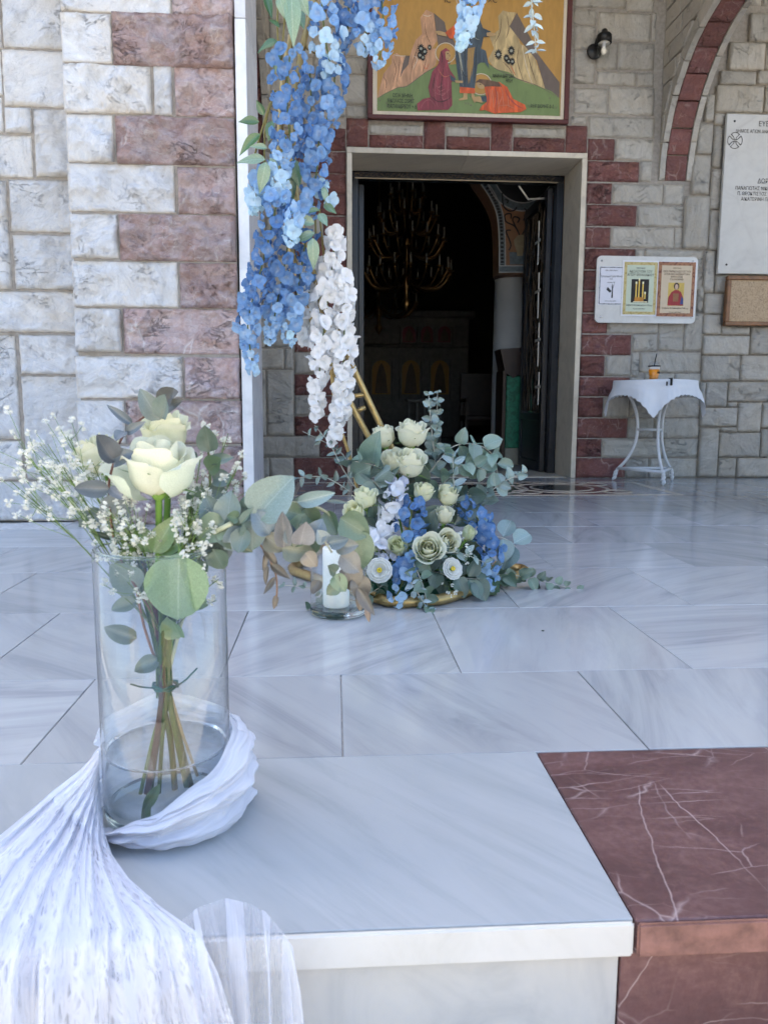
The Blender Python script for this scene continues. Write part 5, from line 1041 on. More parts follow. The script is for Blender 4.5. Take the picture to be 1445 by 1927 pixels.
def rose(lab, px, py, Y, rpx, axis, openness, col, stem_to=None, group='cream roses in the arrangement', sr=.0034, name='rose', splay=()):
    c = atY(px, py, Y); s = rpx/FPX*Y/.75; ax = Vector(axis).normalized()
    W = T(c-ax*s*.72) @ frame_to(ax, (cos(px), sin(px), .1)) @ Matrix.Scale(s, 4)
    t = thing(name, lab, 'rose', W.translation, group)
    WM[t.name] = T(W.translation)
    lays = [(0, 2), (1, 2), (2, 3), (3, 3), (4, 4 if openness > .75 else (2 if openness > .52 else 1))]
    a0 = rnd.uniform(0, 6)
    for L, n in lays:
        a0 += .5
        for k in range(n):
            a = a0+2*pi*k/n+rnd.uniform(-.2, .2)
            # outer petals open
            tilt = (openness-.5)*(.0, .0, .15, .3, .5)[L]*rnd.uniform(.6, 1.3)
            cc_ = lerp3(col, (.80, .82, .68), max(0, L-2)*.28); kf = rnd.uniform(.94, 1.05); cc_ = tuple(min(.9, x*kf) for x in cc_)
            put('petal', rnd.choice(ROSE[L]), t, W @ Matrix.Rotation(a, 4, 'Z') @ Matrix.Rotation(tilt, 4, 'Y') @ Matrix.Diagonal((1, 1, rnd.uniform(.94, 1.05), 1)), None, cc_)
    for (wx_, wz_, tl) in splay:
        v_ = W.to_3x3().inverted() @ Vector((wx_, -abs(wz_)*.6, 0)); put('petal', ROSE[4][1], t, W @ Matrix.Rotation(atan2(v_.y, v_.x), 4, 'Z') @ T(.04, 0, -.06) @ Matrix.Rotation(tl, 4, 'Y') @ Matrix.Diagonal((1.12, 1.12, 1.05, 1)), None, (.76, .82, .66))
    hp = put('hip', lathem('hip', [(0, -.14), (.11, -.12), (.2, .0), (.22, .08), (0, .1)], 12), t, W, MS, (.20, .34, .08))
    for k in range(5):
        a = 2*pi*k/5+a0; put('sepal', SEP, hp, W @ Matrix.Rotation(a, 4, 'Z') @ T(.12, 0, .06) @ Matrix.Rotation(-.75+rnd.uniform(-.5, .3), 4, 'Y') @ Matrix.Scale(.85, 4), None, (.14, .24, .06))
    hip = W @ Vector((0, 0, .0))
    b = hip-ax*.08*s
    end = Vector(stem_to) if stem_to is not None else c-ax*.1
    mid = b-ax*(end-b).length*.35
    tube('stem', smoothcurve([b, mid.lerp((b+end)/2, .4), end], 6), sr, MS, t, 8, color=(.14, .26, .05))
    return t, W
FO = Vector((.27, 2.33, .07))
# tray and foam
tr = thing('flower_tray', 'dark green plastic tray holding the floor flower arrangement', 'tray', (.27, 2.3, 0))
mgt = plain('green_plastic', (.008, .07, .035), .35); box('tray', .10, .48, 2.17, 2.47, .004, .055, mgt, tr, .008, seg=2); box('foam', .12, .46, 2.19, 2.45, .055, .12, plain('floral_foam', (.02, .05, .02), .9, bump=.4), tr, .01)
CR1, CR2 = (.88, .86, .64), (.86, .85, .53)
GR = 'cream roses in the arrangement'
for (lab, px, py, Y, r, ax, op, col) in [
    ('cream rose bud at the top left of the arrangement', 722, 820, 2.33, 24, (-.18, -.12, 1), .55, CR1), ('tallest cream rose at the top of the arrangement, right of the bud', 776, 815, 2.31, 28, (.05, -.15, 1), .8, CR1),
    ('cream rose second row left, leaning left', 740, 868, 2.27, 26, (-.3, -.45, 1), .75, CR1), ('cream rose second row right, fully round', 772, 870, 2.25, 29, (.15, -.4, 1), .8, CR1),
    ('pale green rose with one dropped petal above the blue strand', 797, 925, 2.22, 21, (.25, -.35, 1), .6, CR2), ('cream rose at the left edge, upper of two', 688, 936, 2.2, 24, (-.1, -.2, 1), .7, CR2), ('small cream rose at the left edge, lower of two', 667, 963, 2.17, 21, (-.35, -.7, .6), .6, CR2),
    ('cream rose at the right, upper of a stacked pair', 843, 932, 2.25, 22, (.15, -.2, 1), .7, CR2), ('cream rose at the right, lower of a stacked pair', 836, 969, 2.21, 19, (.05, -.25, 1), .62, CR1),
    ('closed pale green rose facing left in the middle', 750, 1028, 2.12, 21, (-.35, -.6, .5), .55, (.62, .66, .30)), ('open cream rose facing forward, lower middle', 806, 1032, 2.08, 27, (-.12, -1, .45), .85, CR1), ('open cream rose right of the lower middle one', 842, 1019, 2.12, 22, (.15, -1, .35), .8, CR1),
    ('green tinged bud among the blue flowers at right', 881, 1004, 2.18, 16, (.35, -.3, 1), .5, (.55, .62, .30)), ('tiny green bud left beside the white flowers', 704, 1028, 2.13, 11, (-.3, -.5, .7), .5, (.50, .60, .22))]:
    rose(lab, px, py, Y, r, ax, op, col, FO+Vector((rnd.uniform(-.08, .08), rnd.uniform(-.05, .05), 0)))
def lisi(lab, px, py, Y, rpx, axis):
    c = atY(px, py, Y); s = rpx/FPX*Y; ax = Vector(axis).normalized(); W = T(c-ax*s*.5) @ frame_to(ax, (.3, .2, 1)) @ Matrix.Scale(s, 4)
    t = thing('lisianthus', lab, 'flower', W.translation, 'white open flowers')
    WM[t.name] = T(W.translation)
    def f(u, v): a = u*.75*(min(1, v*3))**.5; rad = .15+.85*sin(v*pi/2)**.9+.03*sin(u*9)*v; z = .12+.62*v**1.2-.28*max(0, v-.7)/.3+.05*sin(u*7)*v; return (rad*cos(a), rad*sin(a), z)
    pm = gridm('petal', f, 8, 7); pm.materials.append(MP)
    for L, n, sc in ((0, 5, 1.0), (1, 5, .82), (2, 4, .62)):
        for k in range(n): put('petal', pm, t, W @ Matrix.Rotation(2*pi*k/n+L*.6, 4, 'Z') @ Matrix.Diagonal((sc, sc, 1+.15*L, 1)), None, (.84, .85, .80))
    for k in range(8):
        a = k*.8; p = W @ Vector((.13*cos(a), .13*sin(a), .55)); bm = bmesh.new(); bmesh.ops.create_icosphere(bm, subdivisions=1, radius=s*.10); me = bpy.data.meshes.new('stamen'); bm.to_mesh(me); bm.free(); put('stamen', me, t, T(p), MS, (.62, .48, .05))
    tube('stem', [W @ Vector((0, 0, .1)), FO+Vector((rnd.uniform(-.05, .05), -.1, 0))], .003, MS, t, 6, color=(.16, .28, .08))
lisi('white open flower with a yellow centre at lower left', 714, 1073, 2.06, 25, (-.15, -1, .3)); lisi('white ruffled flower at lower right above the tray', 852, 1070, 2.08, 22, (.35, -.8, .35))
GA = 'flower strands in the floor arrangement'
for (pts, r, c, lab, fl) in [
    ([(778, 945, 2.2), (772, 985, 2.17), (768, 1045, 2.12), (762, 1085, 2.09), (742, 1135, 2.04)], (24, 34, 28, 26, 14), (D, D, Mi, D, Pl), 'blue strand tumbling down the middle of the arrangement to the tube', .024),
    ([(868, 948, 2.24), (898, 975, 2.22), (918, 1020, 2.2), (925, 1060, 2.18), (914, 1105, 2.16)], (18, 30, 26, 24, 15), (D, D, D, Mi, Pl), 'blue strand curving down the right side of the arrangement', .024),
    ([(752, 905, 2.24), (738, 940, 2.21), (728, 985, 2.18), (712, 1020, 2.15), (738, 1055, 2.12)], (20, 24, 24, 22, 16), ((.66, .70, .86), WH, WH, (.72, .74, .84)), 'white strand on the left of the arrangement below the roses', .027)]:
    strand(pts, r, c, lab, GA, 2.2, fl, 5.0)
GE = 'eucalyptus in the floor arrangement'
for (lab, pts, lr, n, col, ms) in [
    ('tall thin eucalyptus sprig standing up before the dark doorway', [(820, 880, 2.34), (811, 800, 2.35), (806, 738, 2.36)], (22, 12), 11, SV, ROUND), ('tall thin eucalyptus sprig just right of its twin', [(818, 880, 2.36), (821, 800, 2.37), (823, 735, 2.38)], (24, 10), 10, SV, ROUND),
    ('arching eucalyptus branch with round leaves at upper right', [(800, 900, 2.33), (850, 842, 2.33), (900, 838, 2.33), (930, 862, 2.32), (936, 905, 2.31)], (36, 32), 8, SG, ROUND), ('short eucalyptus branch under the arching one', [(830, 915, 2.32), (868, 876, 2.3), (912, 884, 2.29)], (34, 28), 6, SG, ROUND),
    ('eucalyptus branch pointing right with small tip leaves', [(880, 965, 2.3), (915, 932, 2.28), (950, 905, 2.28), (992, 888, 2.28)], (40, 13), 9, SV, ROUND), ('big round silver eucalyptus leaves at upper left', [(755, 915, 2.3), (715, 880, 2.28), (668, 868, 2.27)], (56, 60), 4, SG, ROUND),
    ('round silver eucalyptus leaves below the upper left ones', [(745, 980, 2.26), (722, 930, 2.25), (700, 902, 2.25)], (48, 50), 4, SV, ROUND), ('bluish eucalyptus sprig before the right roses', [(858, 950, 2.26), (853, 900, 2.27), (852, 850, 2.28)], (28, 26), 6, (.25, .35, .36), OVAL),
    ('wispy eucalyptus twig reaching up left before the red quoins', [(700, 960, 2.33), (650, 890, 2.35), (622, 838, 2.36), (592, 800, 2.37)], (26, 18), 8, SV, OVAL), ('wispy eucalyptus twig reaching level to the left', [(660, 925, 2.34), (610, 898, 2.35), (556, 900, 2.36)], (20, 16), 8, (.2, .27, .24), OVAL),
    ('wispy eucalyptus twig crossing the pale stones', [(668, 900, 2.38), (640, 850, 2.4), (570, 812, 2.4)], (20, 14), 6, SV, OVAL),
    ('long eucalyptus sprig lying on the floor to the right', [(905, 1085, 2.3), (960, 1082, 2.28), (1030, 1096, 2.27), (1090, 1112, 2.26)], (34, 14), 11, GG, ROUND), ('round leaves at the right edge above the tube', [(900, 1010, 2.24), (945, 1012, 2.24), (972, 1030, 2.24)], (44, 44), 3, (.2, .3, .29), ROUND),
    ('eucalyptus sprig hanging over the front tube', [(775, 1055, 2.1), (795, 1100, 2.06), (806, 1150, 2.035)], (30, 24), 6, GG, ROUND), ('frosted narrow leaf sprig drooping over the front tube', [(772, 1095, 2.06), (796, 1132, 2.03), (816, 1166, 2.02)], (20, 16), 9, (.33, .44, .46), OVAL),
    ('dark eucalyptus sprig at lower right inside the tube', [(800, 1070, 2.18), (850, 1085, 2.15), (905, 1090, 2.15)], (36, 38), 6, (.09, .15, .11), ROUND), ('eucalyptus sprig at lower left beside the candle', [(745, 1075, 2.12), (715, 1105, 2.09), (690, 1118, 2.08)], (30, 26), 5, GG, ROUND),
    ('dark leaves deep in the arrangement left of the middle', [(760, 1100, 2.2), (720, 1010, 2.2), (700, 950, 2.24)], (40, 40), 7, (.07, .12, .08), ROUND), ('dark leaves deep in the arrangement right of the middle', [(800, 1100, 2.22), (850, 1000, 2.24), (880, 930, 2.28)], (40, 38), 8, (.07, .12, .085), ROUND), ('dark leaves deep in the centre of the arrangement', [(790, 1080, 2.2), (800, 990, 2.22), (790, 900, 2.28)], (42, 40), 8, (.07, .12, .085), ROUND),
    ('fine twig with tiny leaves left of the candle', [(640, 1120, 2.06), (575, 1105, 2.1), (505, 1100, 2.12)], (22, 12), 7, (.18, .25, .2), OVAL), ('small leafy sprig at the foot of the candle glass', [(640, 1130, 2.08), (605, 1140, 2.05), (575, 1150, 2.04)], (20, 16), 5, (.10, .17, .11), ROUND),
    ('pale twig with narrow leaves across the lower right', [(800, 1048, 2.1), (860, 1040, 2.12), (915, 1060, 2.14)], (24, 20), 7, SV, OVAL)]:
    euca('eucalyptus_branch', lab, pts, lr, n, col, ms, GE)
p1_ = atY(790, 955, 2.2); leaf(gv, p1_, p1_, (0, -1, 0), LEAF[0], DG) if False else None
# ------------------------------------------------------------------ baby's breath
def blossomm(seed):
    r = random.Random(seed); vs, fs = [], []
    for k in range(11):
        d_ = Vector((r.gauss(0, 1), r.gauss(0, 1), r.gauss(0.3, 1))).normalized(); R_ = frame_to(d_).to_3x3(); b = len(vs)
        for i in range(3):
            for j in range(3):
                u, v = i-1, j/2; vs.append(R_ @ Vector((u*.34*(.4+.6*v), .1*u*u+.15*r.uniform(-1, 1), .25+.75*v)))
        for i in range(2):
            for j in range(2): a = b+i*3+j; fs.append((a, a+3, a+4, a+1))
    me = mesh('blossom', vs, fs, True); me.materials.append(MP); return me
BL = [blossomm(k) for k in range(4)]
def gypso(lab, root, tips, seed, szpx=(5.5, 9.8), group="baby's breath sprigs", Y=1.0):
    r = random.Random(seed); root = Vector(root); t = thing('babys_breath', lab, 'flower sprig', root, group)
    for (px, py, y, n, spread) in tips:
        end = atY(px, py, y); mid = root.lerp(end, .55)+Vector((0, 0, .01)); stem = smoothcurve([root, mid, end], 6)
        tube('stem', stem, [.0008, *[.0006]*(len(stem)-2), .0004], MS, t, 5, color=(.12, .19, .05))
        for k in range(n):
            s0 = r.uniform(.55, 1.0); i = min(len(stem)-1, int(s0*(len(stem)-1))); p = stem[i]
            e = end+Vector((r.gauss(0, spread), r.gauss(0, spread), r.gauss(0, spread)))/FPX*y
            if r.random() < .5: e = p.lerp(e, r.uniform(.6, 1.1))
            tube('twig', [p, p.lerp(e, .5)+Vector((0, 0, -.002)), e], .00032, MS, t, 4, color=(.2, .3, .09))
            s = r.uniform(*szpx)/FPX*y
            put('blossom', r.choice(BL), t, T(e) @ frame_to((r.gauss(0, 1), r.gauss(0, 1)-.4, r.gauss(.5, 1))) @ Matrix.Scale(s, 4), None, (.84, .85, .78))
    return t
gypso("few tiny white baby's breath blossoms at lower right of the arrangement", atY(850, 1090, 2.2), [(880, 1050, 2.1, 8, 14), (868, 1025, 2.1, 5, 12), (845, 1110, 2.05, 6, 10)], 5, (3, 4.5), None)
# ------------------------------------------------------------------ candle in a glass
MVG = thinglass('vase_glass', (.975, .985, .985), 1.5, 0, 1.2)
MGG = glass('thick_glass', (.93, .97, .97), .0, 1.5)
CX, CY = atY(637, 1120, 2.0).x, 2.01
cg = thing('candle_glass', 'clear glass cylinder with a thick base holding the candle', 'glass', (CX, CY, 0)); RG = .0745
lathe('wall', [(RG, .022), (RG, .185), (RG-.0035, .185), (RG-.0035, .0225)], (CX, CY, 0), MVG, cg, 48)
lathe('base', [(0, .0015), (RG-.006, .0015), (RG, .006), (RG, .0215), (RG-.004, .0215), (0, .019)], (CX, CY, 0), MGG, cg, 48)
mwx = MT('candle_wax'); mwx.set(Base_Color=(.80, .80, .72), Roughness=.45, Subsurface_Weight=.3, Subsurface_Radius=(.02, .015, .01)); mwx = mwx.m
ca_ = thing('pillar_candle', 'unlit ivory pillar candle standing in the glass cylinder', 'candle', (CX-.006, CY, .02))
lathe('wax', [(0, .0222), (.033, .0222), (.035, .026), (.0355, .178), (.033, .182), (.01, .178), (0, .178)], (CX-.006, CY, 0), mwx, ca_, 36)
tube('wick', [Vector((CX-.006, CY, .176)), Vector((CX-.005, CY, .19))], .001, mb, ca_, 5)
# ------------------------------------------------------------------ glass vase with water
VX, VY, VR, VH = -.2285, 1.008, .084, .367
vz = thing('glass_vase', 'tall clear glass cylinder vase on the top step', 'vase', (VX, VY, 0))
lathe('wall', [(VR, .0245), (VR, VH-.001), (VR-.0015, VH), (VR-.003, VH-.001), (VR-.0032, .025)], (VX, VY, 0), MVG, vz, 64)
lathe('base', [(0, .002), (VR-.006, .002), (VR, .007), (VR, .024), (VR-.005, .024), (0, .020)], (VX, VY, 0), MVG, vz, 64)
lathe('rim', [(VR-.0032+.0022*cos(k*pi/4), VH+.0006+.0022*sin(k*pi/4)) for k in range(9)], (VX, VY, 0), MGG, vz, 64)
lathe('foot_ring', [(VR-.004+.0042*cos(k*pi/4), .0105+.0072*sin(k*pi/4)) for k in range(9)], (VX, VY, 0), MGG, vz, 64)
WZ = atY(306, 1402, VY).z
wtr = lathe('water', [(0, .0255), (VR-.0045, .0255), (VR-.0045, WZ+.0015), (VR-.0065, WZ), (VR-.012, WZ-.0006), (0, WZ-.0006)], (VX, VY, 0), thinglass('water', (.94, .965, .98), 1.33, 0, 1.3), None, 64)
put('meniscus', lathem('meniscus', [(VR-.0048, WZ+.0028), (VR-.0046, WZ-.001), (VR-.008, WZ-.001), (VR-.0066, WZ+.0002), (VR-.0048, WZ+.0028)], 64), wtr, T(VX, VY, 0), glass('meniscus_water', (1, 1, 1), 0, 1.33))
tag(wtr, 'shallow clear water standing in the tall glass vase', 'water')
TIE = Vector((VX+.002, VY-.005, atY(306, 1290, VY-.005).z))
def bottom(k, n): a = -2.4+3.1*k/max(1, n-1); return Vector((VX+.045*cos(a)+.012, VY+.035*sin(a), .035+.02*rnd.random()))
# roses in the vase
def vstem(t, frm, end, r, col):
    q_ = smoothcurve([frm, frm.lerp(TIE, .5)+Vector((0, 0, .0)), TIE+Vector((rnd.uniform(-.008, .008), rnd.uniform(-.008, .008), 0)), TIE.lerp(end, .5), end], 6); tube('stem', q_, r, MS, t, 8, color=col)
WROSE = (.80, .84, .60)
GV = 'cream roses in the glass vase'
for (lab, px, py, Y, r, ax, op, col, endp) in [('large open cream rose in front of the glass vase bouquet', 298, 874, .965, 60, (.05, -.15, 1), .72, (.90, .89, .68), (330, 1500)), ('cream rose behind the large front rose, topped by grey leaves', 312, 812, 1.03, 42, (.0, -.1, 1), .85, (.88, .86, .56), (285, 1540)), ('cream rose half hidden in white sprigs, left in the vase', 186, 852, 1.05, 40, (-.3, -.1, 1), .8, (.86, .85, .58), (360, 1480))]:
    rz = atY(px, py, Y); t, W = rose(lab, px, py, Y, r, ax, op, col, Vector((VX+(rz.x-VX)*.35, VY+(rz.y-VY)*.5-.01, .33)), GV, .0044, splay=((-1, .1, .50), (1, .5, .16)) if r > 55 else ())
    e = atY(endp[0], endp[1], VY); e.z = max(e.z, .03); vstem(t, Vector((VX+(rz.x-VX)*.35, VY+(rz.y-VY)*.5-.01, .331)), e, .0042, (.03, .065, .012))
    if r > 55:
        for (a, b, w_) in [((290, 1040), (330, 970), .9), ((300, 1042), (352, 1012), .8), ((285, 1040), (262, 985), .9)]: leaf(t, atY(*a, .97), atY(*b, .96), (.2, -1, .4), LEAF[0], (.13, .23, .07), w_*1.3)
# wraps: florist wire tie and loose stems
tw = thing('stem_tie', 'green florist wire binding the stems inside the vase', 'wire', TIE)
tube('loop', [TIE+Vector((.016*cos(a*.5), .016*sin(a*.5), .003*sin(a*1.3))) for a in range(26)], .0016, MS, tw, 6, color=(.01, .08, .06)); tube('end', [TIE+Vector((.014, -.008, 0)), TIE+Vector((.03, -.012, .012)), TIE+Vector((.045, -.014, .028))], .0012, MS, tw, 5, color=(.01, .06, .05)); tube('end', [TIE+Vector((-.012, -.01, 0)), TIE+Vector((-.03, -.012, .003)), TIE+Vector((-.042, -.014, .008))], .0012, MS, tw, 5, color=(.01, .06, .05))
GL = 'loose cut stems in the vase'
for (lab, top, endp, r, col) in [('thick reddish brown woody stem standing in the vase', (282, 1050), (278, 1520), .0042, (.055, .02, .014)), ('green leafy cut stem slanting to lower right in the water', (330, 1060), (352, 1480), .004, (.045, .085, .018)), ('thin green stem beside the brown stem', (300, 1050), (300, 1500), .0028, (.05, .095, .02)), ('thin green stem crossing behind the tie', (345, 1050), (266, 1525), .0026, (.09, .16, .035)), ('pale brown thin stem pointing to the right', (270, 1060), (372, 1460), .0022, (.26, .2, .11))]:
    A = atY(*top, VY); e = atY(*endp, VY-.01); e.z = max(e.z, .03); t = thing('cut_stem', lab, 'stem', e, GL); vstem(t, A, e, r, col)
t = thing('leaf_scrap', 'strap of green leaf hanging in the water at the stem end', 'leaf', atY(290, 1490, VY)); leaf(t, atY(302, 1475, .97), atY(262, 1540, .97), (0, -1, .2), LEAF[0], (.10, .2, .04), .6)
# leaves in and around the vase
vl = thing('eucalyptus_branch', 'large single round eucalyptus leaf pressed inside the front of the vase', 'eucalyptus', atY(330, 1060, .95))
leaf(vl, atY(338, 1040, .945), atY(332, 1175, .94), (.1, -1, .1), ROUND[0], (.17, .28, .14), .98); tube('stem', [atY(338, 1040, .945), atY(342, 1020, .97)], .0018, MS, vl, 6, color=(.2, .3, .1))
vb = thing('eucalyptus_branch', 'eucalyptus sprig with grey leaves behind the left of the vase stems', 'eucalyptus', atY(215, 1080, 1.0))
for (b, e_, w_, c) in [((262, 1110), (205, 1060), 1.0, (.2, .27, .22)), ((258, 1200), (196, 1175), .7, (.12, .17, .14)), ((300, 1240), (256, 1265), .9, (.10, .15, .12)), ((258, 1130), (212, 1150), .8, (.22, .3, .24)), ((362, 1090), (405, 1060), 1.1, (.18, .28, .2)), ((355, 1120), (398, 1140), 1.1, (.15, .25, .12)), ((340, 1200), (322, 1150), 1.0, (.12, .22, .07))]: leaf(vb, atY(*b, 1.0), atY(*e_, .99), (rnd.uniform(-.3, .3), -1, .3), ROUND[1], c, w_)
tube('stem', smoothcurve([atY(250, 1060, 1.0), atY(272, 1180, 1.0), TIE], 5), .0018, MS, vb, 6, color=(.22, .12, .08))
vd = thing('leaf_spray', 'dark green leaves and fine stems crowded below the vase rim', 'leaves', atY(300, 1060, 1.02))
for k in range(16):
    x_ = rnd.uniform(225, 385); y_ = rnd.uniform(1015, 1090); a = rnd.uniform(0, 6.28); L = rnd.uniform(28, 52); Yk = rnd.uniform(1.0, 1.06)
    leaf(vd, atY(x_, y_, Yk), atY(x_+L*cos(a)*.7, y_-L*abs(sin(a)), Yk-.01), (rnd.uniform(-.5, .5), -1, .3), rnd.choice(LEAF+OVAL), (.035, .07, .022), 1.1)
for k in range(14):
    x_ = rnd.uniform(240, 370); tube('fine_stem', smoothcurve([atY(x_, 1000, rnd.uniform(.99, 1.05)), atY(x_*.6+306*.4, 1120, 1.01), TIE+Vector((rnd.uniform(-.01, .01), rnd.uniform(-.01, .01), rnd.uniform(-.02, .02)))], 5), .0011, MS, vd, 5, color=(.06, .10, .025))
PU = (.135, .165, .185); GRN = (.16, .22, .17)
ve = thing('eucalyptus_branch', 'grey purple eucalyptus sprig rising left of the big rose to a leafy tip', 'eucalyptus', atY(212, 1030, .99))
tube('stem', smoothcurve([atY(285, 1150, 1.0), atY(222, 1040, .99), atY(206, 930, .97), atY(212, 880, .96), atY(236, 815, .97), atY(300, 765, 1.0)], 6), .0016, MS, ve, 6, color=(.17, .09, .07))
for (b, e_, w_, c, y) in [((250, 798), (203, 763), .6, PU, .97), ((238, 815), (268, 795), .8, PU, .96), ((236, 812), (222, 836), 1.0, PU, .96), ((216, 870), (176, 818), .85, (.09, .105, .12), .955), ((214, 872), (247, 850), .9, PU, .955), ((207, 920), (140, 918), .7, (.17, .20, .22), .955), ((207, 918), (232, 938), 1.0, (.13, .15, .19), .955), ((210, 985), (262, 935), 1.1, (.17, .2, .2), .985), ((206, 1010), (240, 990), .9, GRN, .99), ((215, 1015), (170, 1000), .5, (.05, .09, .05), 1.0), ((200, 965), (152, 995), .9, (.2, .26, .26), 1.02),
                       ((302, 790), (262, 735), 1.15, (.16, .2, .165), .99), ((306, 788), (322, 738), .8, (.18, .24, .22), .975), ((306, 762), (338, 730), .9, (.12, .12, .11), .99), ((310, 775), (336, 752), 1.3, (.15, .16, .14), 1.0), ((318, 752), (345, 742), .9, (.25, .24, .22), 1.005)]:
    leaf(ve, atY(*b, y), atY(e_[0], e_[1], y-.012), (rnd.uniform(-.35, .35), -1, rnd.uniform(.0, .6)), rnd.choice(ROUND[:2]+OVAL[:1]), c, w_)
vr = thing('eucalyptus_branch', 'green eucalyptus leaves standing behind the right of the big rose', 'eucalyptus', atY(390, 1040, 1.03))
tube('stem', smoothcurve([TIE, atY(372, 1050, 1.03), atY(395, 940, 1.05), atY(392, 840, 1.06)], 6), .0018, MS, vr, 6, color=(.2, .22, .1))
for (b, e_, w_, c) in [((396, 850), (388, 795), .9, GRN), ((396, 870), (432, 858), .6, GRN), ((392, 885), (425, 862), 1.1, (.15, .25, .13)), ((400, 900), (434, 900), 1.0, (.16, .23, .2)), ((395, 920), (424, 930), 1.1, GRN), ((388, 940), (378, 1002), .6, (.12, .19, .13)), ((385, 960), (410, 990), .8, (.14, .2, .13)), ((372, 1000), (384, 1035), .5, (.04, .07, .04)), ((366, 850), (362, 890), .8, GRN), ((378, 915), (360, 960), .9, (.15, .24, .14))]:
    leaf(vr, atY(*b, 1.04), atY(*e_, 1.03), (rnd.uniform(-.4, .4), -1, rnd.uniform(0, .5)), rnd.choice(ROUND), c, w_)
# long branch reaching to the right over the candle
GBn = (.17, .25, .20); BRN = (.24, .20, .13)
br = thing('eucalyptus_branch', 'long eucalyptus branch arching out of the vase to the right, browning at its tip', 'eucalyptus', atY(385, 1040, 1.0))
main = smoothcurve([TIE, atY(378, 1040, 1.0), atY(412, 985, .99), atY(470, 958, .98), atY(545, 945, .98), atY(612, 962, .98), atY(650, 1010, .98), atY(672, 1075, .98), atY(690, 1140, .98)], 6)
tube('stem', main, [.0026-.0014*i/len(main) for i in range(len(main))], MS, br, 7, color=(.36, .38, .26)); tube('cut_end', [atY(402, 1002, .965), atY(436, 985, .95)], .0032, MS, br, 8, color=(.45, .48, .34))
tube('side_stem', smoothcurve([atY(430, 990, .985), atY(520, 992, .97), atY(585, 990, .96), atY(625, 1040, .955)], 6), .0014, MS, br, 6, color=(.42, .42, .3))
tube('side_stem', smoothcurve([atY(460, 985, .99), atY(500, 1040, .985), atY(520, 1085, .985), atY(520, 1140, .985)], 6), .0012, MS, br, 6, color=(.26, .16, .1))
BB, TB = (.20, .27, .30), (.20, .175, .13)
for (b, e_, w_, c, y, k) in [((415, 990), (384, 935), .9, (.18, .26, .24), .985, 0), ((430, 985), (428, 930), 1.0, (.2, .28, .25), .97, 0), ((450, 975), (424, 970), 1.2, (.17, .27, .16), .96, 0), ((452, 985), (482, 955), .8, (.19, .28, .22), .955, 2), ((470, 990), (420, 1000), .9, (.16, .24, .15), .97, 0), ((405, 1000), (470, 1040), .7, (.2, .27, .17), .965, 2), ((478, 962), (512, 938), 1.0, (.2, .3, .24), .98, 0),
                          ((482, 975), (545, 898), .95, (.27, .39, .34), .955, 0), ((560, 945), (628, 930), .8, (.30, .42, .40), .965, 2), ((612, 944), (660, 950), .35, (.28, .36, .35), .965, 2), ((508, 1005), (478, 962), .9, BB, .95, 0), ((540, 960), (520, 1000), 1.1, (.14, .22, .1), .985, 0), ((575, 955), (590, 1000), 1.1, (.14, .22, .1), .985, 0), ((612, 962), (640, 1005), 1.0, (.16, .25, .14), .985, 0),
                          ((535, 1030), (532, 955), .6, (.30, .30, .29), .95, 0), ((552, 1022), (545, 990), 1.0, BB, .945, 0), ((565, 1025), (575, 975), 1.05, (.33, .32, .31), .94, 0), ((590, 1018), (602, 982), 1.1, BB, .94, 0), ((612, 1020), (600, 1000), 1.2, (.28, .34, .33), .935, 0), ((618, 1022), (660, 1010), .8, BB, .935, 0), ((630, 1030), (672, 1025), .9, (.27, .30, .26), .935, 0), ((640, 975), (694, 1008), 1.05, (.18, .28, .15), .97, 0), ((660, 1000), (686, 1075), .9, (.20, .31, .17), .975, 0),
                          ((500, 1010), (534, 1035), 1.1, (.26, .26, .18), .96, 0), ((530, 1030), (586, 1040), .85, (.22, .25, .16), .955, 0), ((640, 1045), (678, 1072), 1.0, (.29, .28, .24), .945, 0), ((575, 1040), (592, 1066), 1.1, (.30, .25, .18), .945, 0),
                          ((496, 1030), (522, 1062), .8, TB, .985, 2), ((508, 1060), (548, 1090), .8, TB, .985, 2), ((505, 1065), (498, 1100), .6, TB, .985, 2), ((518, 1085), (495, 1118), .6, TB, .985, 2), ((520, 1120), (516, 1145), .9, (.2, .15, .09), .985, 2), ((500, 1040), (498, 1075), .5, TB, .985, 2),
                          ((602, 1092), (588, 1120), .9, TB, .95, 0), ((650, 1062), (672, 1110), 1.0, TB, .96, 0), ((668, 1085), (688, 1130), 1.0, TB, .965, 0), ((672, 1105), (708, 1155), .8, TB, .96, 2), ((676, 1110), (680, 1150), .8, (.25, .2, .13), .965, 2), ((690, 1140), (694, 1170), .8, (.28, .2, .14), .97, 2), ((632, 1078), (612, 1062), 1.0, (.17, .24, .17), .95, 0), ((628, 1082), (650, 1112), 1.0, (.2, .3, .17), .95, 0), ((636, 1100), (618, 1118), 1.1, (.13, .2, .11), .95, 0)]:
    c = tuple(x*.78 for x in c); leaf(br, atY(*b, y), atY(e_[0], e_[1], y-.008), (rnd.uniform(-.3, .3), -1, rnd.uniform(-.1, .5)), rnd.choice(ROUND) if k == 0 else rnd.choice(OVAL), c, w_*rnd.uniform(.92, 1.05))
